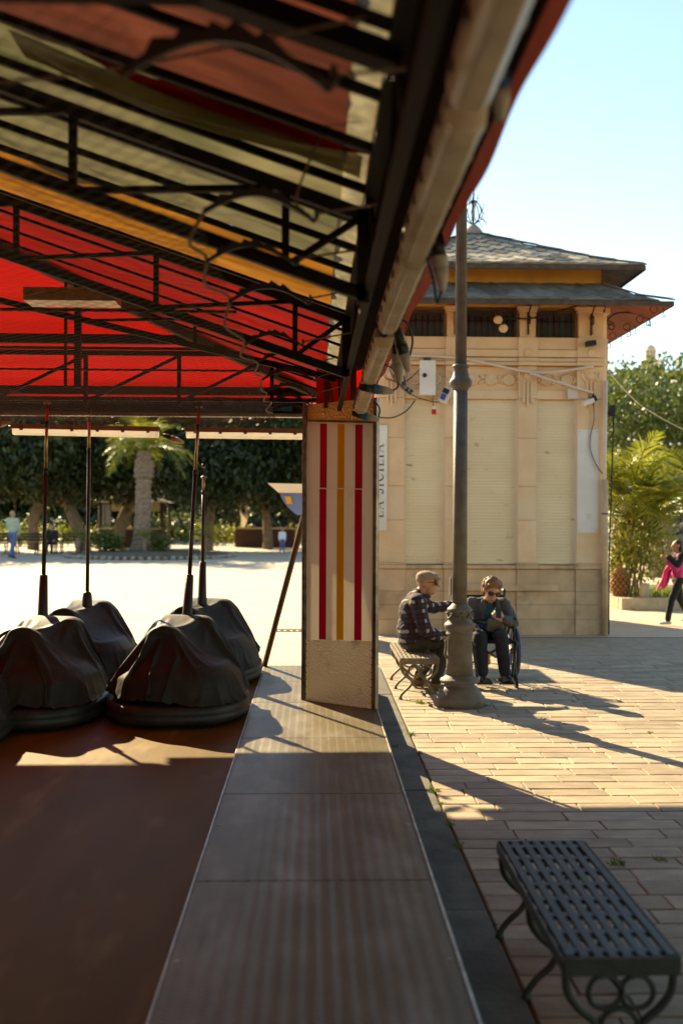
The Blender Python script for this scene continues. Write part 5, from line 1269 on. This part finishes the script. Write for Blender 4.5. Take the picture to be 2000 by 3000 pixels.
def hand_segs(w, fwd, palm_n, s, curl=.5, side=1):
    B = basis(fwd, palm_n); w = Vector(w); P = lambda a, b_, d: w + B @ Vector((a*s, b_*s, d*s)); out = []
    for b_ in (-.028,-.010,.010,.028): out.append((P(.0,b_*.7,0), P(.085,b_,0), .017*s, .0125*s))
    for k, (b_, l) in enumerate(((-.033,.062),(-.011,.078),(.011,.082),(.033,.072))):
        a1 = curl*.6; a2 = curl*1.7
        p0 = P(.085,b_,0); p1 = p0 + B @ Vector((math.cos(a1),0,math.sin(a1)))*l*.52*s; p2 = p1 + B @ Vector((math.cos(a2),0,math.sin(a2)))*l*.5*s
        out += [(p0, p1, .0102*s, .0092*s), (p1, p2, .0092*s, .0075*s)]
    p0 = P(.02,.028*side,.004); p1 = P(.058,.058*side,.02); p2 = P(.088,.060*side,.036); out += [(p0,p1,.014*s,.011*s),(p1,p2,.011*s,.009*s)]
    return out
def shoe_segs(a, d, s=1):
    a = Vector(a); d = Vector(d).normalized(); z = Vector((0,0,1))
    return [(a-d*.045*s-z*.045*s, a+d*.06*s-z*.05*s, .036*s, .034*s), (a+d*.06*s-z*.05*s, a+d*.155*s-z*.062*s, .034*s, .026*s), (a, a-z*.045*s, .040*s, .040*s)]
def glasses(parent, c, fwd, up, s, m):
    B = basis(fwd, up); off = Vector(parent.location); c = Vector(c); q = MB()
    P = lambda a, b_, d: c + B @ Vector((a*s, b_*s, d*s)) - off
    for sd in (-1, 1):
        pts = [P(.098-.012*abs(math.cos(t))*.5 - .010*(1 if math.cos(t)*sd > 0 else 0), sd*.036+.031*math.cos(t), .010+.023*math.sin(t)) for t in [2*math.pi*k/16 for k in range(16)]]
        ctr = P(.102, sd*.034, .010); k0 = len(q.v); q.add(pts + [ctr], [(i, (i+1) % 16, 16) for i in range(16)], True)
        q.tube(pts, .0035*s, 5, closed=True); q.tube([P(.088,sd*.066,.018), P(.0,sd*.083,.014), P(-.03,sd*.082,-.002)], .0035*s, 5)
    q.tube([P(.104,-.01,.016), P(.104,.01,.016)], .004*s, 5)
    return q.build('sunglasses', m, parent, world=False)

# man in plaid on the sunlit bench
mn = thing('person', 'man in plaid jacket, tan flat cap and sunglasses sitting on the bench', 'person', (.97, 9.5, .40))
hd, hf = V(1.095,9.49,1.035), V(1,-.12,-.04); s = .98
NS, FS = V(.985,9.33,.865), V(.985,9.67,.865)
NE, NW = V(1.045,9.26,.61), V(1.20,9.31,.545); FE, FW = V(1.18,9.74,.775), V(1.42,9.80,.80)
KN, KF = V(1.275,9.40,.515), V(1.25,9.60,.51); AN, AF = V(1.165,9.385,.105), V(1.03,9.62,.105)
HN, HF = V(.975,9.41,.475), V(.975,9.59,.475)
body = head_segs(hd, hf, (0,0,1), s) + [(V(1.0,9.5,.90), V(1.065,9.495,.99), .058, .054)] + [('e', V(.955,9.5,.72), (.105,.15,.19), None), ('e', V(.955,9.5,.52), (.11,.15,.11), None)]
body += chain([NS,NE,NW], [.045,.036,.026]) + chain([FS,FE,FW], [.045,.036,.026]) + chain([HN,KN,AN], [.062,.048,.034]) + chain([HF,KF,AF], [.062,.048,.034])
body += hand_segs(NW, V(1,.1,-.25), V(0,-.1,-1), .92, .5, -1) + hand_segs(FW, V(1,.1,0), V(0,0,-1), .92, .5, 1)
blob('body', body, .0055, 'skin', mn, 2)
B = basis((1,0,.0), (0,0,1))
jk = [('e', V(.952,9.5,.755), (.135,.185,.165), None), ('e', V(.945,9.5,.60), (.145,.185,.16), None), ('e', V(.95,9.5,.49), (.135,.18,.085), None), (NS, FS, .085,.085), (V(.99,9.5,.89), V(1.01,9.5,.925), .082, .072)]
jk += chain([NS+V(0,.01,-.01),NE,NW-V(.01,0,0)], [.078,.064,.046]) + chain([FS+V(0,-.01,-.01),FE,FW-V(.02,0,0)], [.078,.060,.045])
blob('plaid_jacket', jk, .008, 'plaid', mn, 3, .007, 3)
tr = chain([HN+V(-.02,0,0),HN.lerp(KN,.5)-V(0,0,.005),KN,KN.lerp(AN,.4),AN+V(0,0,.015)], [.092,.082,.070,.062,.052]) + chain([HF+V(-.02,0,0),KF,KF.lerp(AF,.4),AF+V(0,0,.015)], [.092,.070,.062,.052]) + [('e', V(.95,9.5,.47), (.12,.16,.085), None)]
blob('trousers', tr, .008, 'trouser_olive', mn, 3, .006, 5)
blob('shoe', shoe_segs(AN, (1,-.15,0)), .006, 'shoe_brown', mn, 2); blob('shoe', shoe_segs(AF, (1,.1,0)), .006, 'shoe_brown', mn, 2)
Bh = basis(hf, (0,0,1)); P = lambda a, b_, d: hd + Bh @ V(a*s, b_*s, d*s)
blob('flat_cap', [('e', P(-.012,0,.065), (.105*s,.088*s,.058*s), Bh), ('e', P(-.045,0,.045), (.072*s,.084*s,.062*s), Bh), ('e', P(.075,0,.058), (.060*s,.068*s,.014*s), Bh @ Euler((0,R(14),0)).to_matrix()), ('e', P(.03,0,.080), (.075*s,.08*s,.032*s), Bh)], .005, 'cap_tan', mn, 2)
blob('collar', [(P(-.07,-.035,-.115), P(.02,-.062,-.125), .024,.02), (P(-.07,.035,-.115), P(.02,.062,-.125), .024,.02), (P(-.07,-.035,-.115), P(-.07,.035,-.115), .026,.026)], .006, 'jacket_grey', mn, 2)
glasses(mn, hd, hf, (0,0,1), s, 'lens_black')

# woman in the wheelchair
wn = thing('person', 'woman in grey jacket and sunglasses sitting in wheelchair looking at a phone', 'person', (1.75, 9.95, .46))
hd, hf, hu = V(1.775,9.86,.935), V(.16,-1,-.42), V(.22,-.28,1); s = .98
LS, RS = V(1.60,9.96,.80), V(1.905,9.95,.795)
LE, LW = V(1.535,9.87,.60), V(1.60,9.70,.575); RE, RW = V(1.985,9.85,.62), V(1.865,9.70,.665)
K1, A1, H1 = V(1.62,9.62,.505), V(1.645,9.60,.165), V(1.67,10.0,.49); K2, A2, H2 = V(1.825,9.61,.51), V(1.86,9.60,.165), V(1.83,10.0,.49)
body = head_segs(hd, hf, hu, s) + [(V(1.757,9.95,.83), V(1.77,9.88,.90), .052, .05), ('e', V(1.75,9.98,.68), (.15,.10,.18), None), ('e', V(1.75,10.0,.52), (.16,.12,.10), None)]
body += chain([LS,LE,LW], [.043,.035,.025]) + chain([RS,RE,RW], [.043,.035,.025]) + chain([H1,K1,A1], [.06,.046,.032]) + chain([H2,K2,A2], [.06,.046,.032])
body += hand_segs(LW, V(.55,-.5,-.25), V(0,-.2,-1), .88, .8, 1) + hand_segs(RW, V(-.75,-.15,.45), V(-.2,1,.1), .88, .75, 1)
blob('body', body, .0055, 'skin', wn, 2)
blob('teal_shirt', [('e', V(1.75,9.955,.70), (.135,.105,.14), None), ('e', V(1.75,9.96,.58), (.15,.12,.11), None), (V(1.757,9.95,.80), V(1.757,9.945,.825), .075,.06)], .008, 'shirt_teal', wn, 3, .004)
jk = [('e', V(1.655,9.985,.70), (.085,.115,.16), None), ('e', V(1.86,9.985,.70), (.085,.115,.16), None), ('e', V(1.75,10.03,.70), (.17,.10,.17), None), ('e', V(1.64,9.97,.56), (.075,.125,.10), None), ('e', V(1.875,9.97,.56), (.075,.125,.10), None), (LS, RS+V(0,.03,0), .062,.062)]
jk += chain([LS,LE,LW+V(-.005,.02,0)], [.072,.060,.046]) + chain([RS,RE,RW+V(.015,.02,0)], [.074,.064,.046]) + [(V(1.70,9.88,.82), V(1.685,9.875,.66), .03,.028), (V(1.83,9.885,.82), V(1.845,9.875,.68), .03,.028)]
blob('grey_jacket', jk, .008, 'jacket_grey', wn, 3, .007, 8)
tr = chain([H1,K1,K1.lerp(A1,.4),A1+V(0,0,.01)], [.088,.072,.066,.058]) + chain([H2,K2,K2.lerp(A2,.4),A2+V(0,0,.01)], [.088,.072,.066,.058]) + [('e', V(1.75,9.98,.49), (.165,.12,.08), None)]
blob('trousers', tr, .008, 'trouser_navy', wn, 3, .005, 2)
blob('shoe', shoe_segs(A1, (-.05,-1,0), .95), .006, 'shoe_dark', wn, 2); blob('shoe', shoe_segs(A2, (.2,-1,0), .95), .006, 'shoe_dark', wn, 2)
Bh = basis(hf, hu); P = lambda a, b_, d: hd + Bh @ V(a*s, b_*s, d*s)
hr = [('e', P(-.025,0,.050), (.098*s,.092*s,.085*s), Bh), ('e', P(-.055,0,-.01), (.066*s,.090*s,.092*s), Bh)]
rr = random.Random(3)
for k in range(60):
    a = rr.uniform(-2.0,2.0); el_ = rr.uniform(-.5,1.35); ce = math.cos(el_)
    hr.append(('e', P(-.025-.088*math.cos(a)*ce, .092*math.sin(a)*ce, .045+.080*math.sin(el_)), (.020*s,.016*s,.024*s), Bh))
for k in range(7): hr.append(('e', P(.040, -.06+.02*k, .092-.25*(-.06+.02*k)**2*10), (.024*s,.018*s,.018*s), Bh))
blob('hair', hr, .005, 'hair_auburn', wn, 2, .004, 4)
blob('mouth', [('e', P(.092,0,-.060), (.006,.02,.006), Bh)], .003, 'lips', wn, 1)
glasses(wn, hd, hf, hu, s, 'lens_brown')
ph = thing('phone', 'dark smartphone held up in the hand of seated woman', 'phone', (1.805, 9.66, .735))
m_ = Euler((R(-35), R(12), R(10))).to_matrix()
q = MB(); q.box((0,0,0), (.060,.009,.115), m_); q.build('case', 'black', ph, .003, world=False)
q = MB(); q.box(m_ @ V(0,.0055,0), (.053,.001,.104), m_); q.build('screen', 'glass_dark', ph, world=False)
bg = thing('belt_bag', 'olive brown belt bag resting on the lap of seated woman', 'bag', (1.785, 9.74, .60))
q = MB(); q.prism([(-.075,-.06),(.08,-.065),(.085,.03),(.06,.062),(-.06,.065),(-.082,.03)], -.04, .035); q.v = [tuple(Euler((R(8),R(12),0)).to_matrix() @ Vector(p)) for p in q.v]; q.build('pouch', 'bag_olive', bg, .014, world=False)
q = MB(); q.prism([(-.078,.0),(.082,.0),(.06,.066),(-.06,.068)], -.05, -.038); q.v = [tuple(Euler((R(8),R(12),0)).to_matrix() @ Vector(p)) for p in q.v]; q.build('flap', 'bag_olive', bg, .005, world=False)
q = MB(); q.tube(curve_pts([(-.08,0,.03),(-.13,.05,.03),(-.15,.15,.02)], 5), .012, 6); q.tube(curve_pts([(.085,0,.0),(.12,.08,.0),(.13,.2,.0)], 5), .012, 6); q.build('strap', 'bag_olive', bg, world=False)
# wheelchair
wc = thing('wheelchair', 'dark wheelchair with violet hand rims carrying the woman', 'wheelchair', (1.75, 10.0, .012))
for sx_ in (-1, 1):
    x = sx_*.275
    w = MB(); w.tube(ring_pts((x,.06,.30), .285, 40, 'x'), .016, 8, closed=True); w = w.build('wheel', 'rubber', wc, world=False)
    q = MB(); q.tube(ring_pts((x+sx_*.03,.06,.30), .245, 36, 'x'), .010, 6, closed=True); q.build('hand_rim', 'purple_rim', w, world=False)
    q = MB(); q.lathe([(.03,-.03),(.03,.03)], (x,.06,.30), 12, (1,0,0)); q.build('hub', 'steel', w, world=False)
    for k in range(16):
        a = 2*math.pi*k/16; q = MB(); q.tube([(x,.06+.03*math.cos(a),.30+.03*math.sin(a)), (x,.06+.275*math.cos(a+.2),.30+.275*math.sin(a+.2))], .0022, 4); q.build('spoke', 'steel', w, world=False)
    c = MB(); c.lathe([(.05,-.014),(.075,-.012),(.078,0),(.075,.012),(.05,.014)], (sx_*.215,-.40,.078), 18, (1,0,.15)); c.build('caster', 'rubber', wc, world=False)
    q = MB(); q.tube([(sx_*.215,-.40,.078),(sx_*.215,-.36,.20),(sx_*.215,-.36,.44)], .014, 8); q.build('caster_fork', 'black', wc, world=False)
    q = MB(); q.tube(curve_pts([(sx_*.225,.25,.90),(sx_*.225,.24,.86),(sx_*.225,.22,.44),(sx_*.225,-.36,.44),(sx_*.20,-.44,.36),(sx_*.17,-.48,.12)], 6), .0135, 8); q.build('side_frame', 'black', wc, world=False)
    q = MB(); q.tube([(sx_*.235,-.22,.44),(sx_*.235,-.22,.64),(sx_*.235,.2,.64)], .012, 8); q.build('armrest_frame', 'black', wc, world=False)
    q = MB(); q.bx(sx_*.235-.025,sx_*.235+.025,-.24,.12,.64,.668); q.build('armrest', 'black', wc, .008, world=False)
    q = MB(); q.box((sx_*.105,-.46,.075), (.15,.17,.014), (R(8),0,0)); q.build('footrest', 'black', wc, .004, world=False)
    q = MB(); q.tube([(sx_*.225,.22,.89),(sx_*.225,.34,.90)], .017, 8); q.build('push_handle', 'black', wc, world=False)
q = MB(); q.tube([(-.21,-.2,.20),(.21,-.2,.42)], .013, 8); q.tube([(.21,-.18,.20),(-.21,-.18,.42)], .013, 8); q.build('cross_brace', 'steel', wc, world=False)
q = MB(); q.bx(-.215,.215,-.36,.2,.425,.452); q.build('seat', 'black_cloth', wc, .008, world=False)
q = MB(); q.bx(-.215,.215,.2,.225,.46,.86); q.build('backrest', 'black_cloth', wc, .008, world=False)
q = MB(); q.box((-.05,-.33,.27), (.06,.02,.10)); q.build('yellow_tag', 'stripe_orange', wc, world=False)

# people further off; local frame faces +x
def stander(label, loc, rz, H, top, bot, hair, shoe, legs=(.0,.0), arms=((.1,.2),(.1,-.2)), group=None, vox=.016, skin='skin', sit=False, hairlong=False, raise_=None):
    k = H/1.75; t = thing('person', label, 'person', loc, 0, group); Rz = Matrix.Rotation(rz, 3, 'Z'); o0 = Vector(loc)
    T = lambda x, y, z: o0 + Rz @ V(x*k, y*k, z*k)
    f = Rz @ V(1,0,0); hip = .92 if not sit else .50
    dz = hip-.92; hd = T(.03,0,1.63+dz)
    hips = [T(0,.09,hip), T(0,-.09,hip)]
    knees, ank = [], []
    for sgn, sw in ((1, legs[0]), (-1, legs[1])):
        if sit: knees.append(T(.45,.10*sgn,.50)); ank.append(T(.45+sw,.10*sgn,.10))
        else: knees.append(T(.47*math.sin(sw)+.03,.10*sgn,hip-.43*math.cos(sw))); ank.append(T(.86*math.sin(sw)-.02-(.06 if sw < 0 else 0),.10*sgn,.10+(.05 if sw < 0 else 0)))
    sh = [T(0,.19,1.42+dz), T(0,-.19,1.42+dz)]; el, wr = [], []
    for (sgn, (a1, a2)) in zip((1,-1), arms):
        e_ = T(.30*math.sin(a1),.23*sgn,1.42+dz-.29*math.cos(a1)); el.append(e_)
        wr.append(e_ + Rz @ V(.26*k*math.sin(a2), -.03*k*sgn, -.26*k*math.cos(a2)))
    body = head_segs(hd, f, (0,0,1), k*1.05) + [(T(0,0,1.45+dz), T(.02,0,1.56+dz), .055*k,.052*k), ('e', T(0,0,1.2+dz), (.11*k,.16*k,.26*k), Rz), ('e', T(0,0,hip+.02), (.11*k,.15*k,.12*k), Rz)]
    for i in (0,1):
        body += chain([sh[i],el[i],wr[i]], [.045*k,.036*k,.027*k]) + chain([hips[i],knees[i],ank[i]], [.07*k,.05*k,.035*k])
        d = (wr[i]-el[i]).normalized(); body += hand_segs(wr[i], d, Rz @ V(-.3,(-1,1)[i],.2), k, .4, (1,-1)[i])
    blob('body', body, vox*.75, skin, t, 1)
    tp = [('e', T(0,0,1.27+dz), (.125*k,.185*k,.20*k), Rz), ('e', T(0,0,1.08+dz), (.13*k,.175*k,.20*k), Rz), (sh[0],sh[1],.075*k,.075*k)]
    for i in (0,1): tp += chain([sh[i],el[i],wr[i].lerp(el[i],.12)], [.07*k,.058*k,.043*k])
    blob('top', tp, vox, top, t, 2, .006)
    br_ = [('e', T(0,0,hip), (.13*k,.17*k,.10*k), Rz)]
    for i in (0,1): br_ += chain([hips[i],knees[i],ank[i]+V(0,0,.02)], [.095*k,.072*k,.06*k])
    blob('trousers', br_, vox, bot, t, 2, .006)
    for i in (0,1): blob('shoe', shoe_segs(ank[i], f, k), vox*.8, shoe, t, 1)
    B = basis(f, (0,0,1)); P = lambda a, b_, d: hd + B @ V(a*k*1.05, b_*k*1.05, d*k*1.05)
    hr = [('e', P(-.03,0,.05), (.095*k,.088*k,.08*k), B), ('e', P(-.06,0,-.01), (.062*k,.085*k,.09*k), B)]
    if hairlong: hr += [(P(-.06,.05,-.02), P(-.07,.05,-.22), .045*k,.03*k), (P(-.06,-.05,-.02), P(-.07,-.05,-.22), .045*k,.03*k), (P(-.08,0,0), P(-.09,0,-.25), .05*k,.035*k)]
    blob('hair', hr, vox*.8, hair, t, 1, .004)
    q = MB()
    for b_ in (-.032,.032): q.sphere(P(.079,b_,.008)-o0, .009*k, 8, 6)
    q.build('eyes', 'black', t, world=False)
    return t
stander('man in mint sweater and jeans walking across the far plaza', (-11.2,37.5,0), R(75), 1.80, 'sweater_mint', 'denim', 'hair_fair', 'shoe_dark', (.28,-.30), ((.15,.9),(.2,.3)))
stander('woman in black sitting on the far bench', (-10.9,42.0,0), R(-90), 1.65, 'black_cloth', 'black_cloth', 'hair_dark', 'shoe_dark', (.0,.05), ((.4,1.2),(.4,1.3)), sit=True, hairlong=True)
stander('fair haired person in dark clothes sitting on bench at left picture edge', (-13.35,41.6,0), R(-90), 1.62, 'black_cloth', 'trouser_olive', 'hair_fair', 'shoe_dark', (.0,.05), ((.4,1.2),(.4,1.3)), sit=True, hairlong=True)
stander('child in white T-shirt cut by the left picture edge', (-11.95,37.2,0), R(100), 1.30, 'white_cloth', 'trouser_navy', 'hair_dark', 'shoe_white', (.2,-.2), ((.2,.4),(.2,.3)))
stander('small child in white T-shirt and jeans standing by brown stall', (-1.35,43.8,0), R(-70), 1.12, 'white_cloth', 'denim', 'hair_dark', 'shoe_dark', (.08,-.08), ((.0,.1),(.0,.1)))
gl = stander('girl in black and pink tracksuit walking at right edge with phone raised', (5.66,15.3,0), R(176), 1.32, 'pink_cloth', 'black_cloth', 'hair_dark', 'shoe_white', (.30,-.22), ((.35,2.35),(.15,.55)), vox=.012, hairlong=True)
k = 1.32/1.75
blob('black_sleeve', chain([V(5.66,15.44,1.08),V(5.60,15.47,.88),V(5.50,15.45,.72)], [.062,.052,.042]), .008, 'black_cloth', gl, 2, .004)
blob('black_sleeve', [('e', V(5.67,15.3,1.04), (.105,.15,.10), None)] + chain([V(5.66,15.16,1.08),V(5.58,15.13,.93),V(5.46,15.15,1.06)], [.062,.052,.044]), .008, 'black_cloth', gl, 2, .004)
g2 = thing('phone', 'small dark camera phone held before the face of girl', 'phone', (5.42, 15.2, 1.20))
q = MB(); q.box((0,0,0), (.012,.14,.07)); q.build('case', 'black', g2, .004, world=False)
q = MB(); q.lathe([(.012,0),(.012,.006)], (-.006,-.04,.015), 10, (-1,0,0)); q.build('camera_lens', 'glass_dark', g2, world=False)
pj = MB(); pj.grid(lambda u, v: (5.50 - .17*v + .03*math.sin(u*9), 15.12 + .22*u + .03*math.sin(v*7), .90 - .32*v + .04*math.sin(u*13+v*4)), 16, 14)
pj.grid(lambda u, v: (5.53 - .17*v + .03*math.sin(u*9+.5), 15.12 + .22*u + .03*math.sin(v*7), .90 - .30*v + .04*math.sin(u*13+v*4)), 16, 14)
o = pj.build('pink_jacket', 'pink_cloth'); tag(o, 'crumpled pink jacket hanging over the arm of the girl', 'jacket')
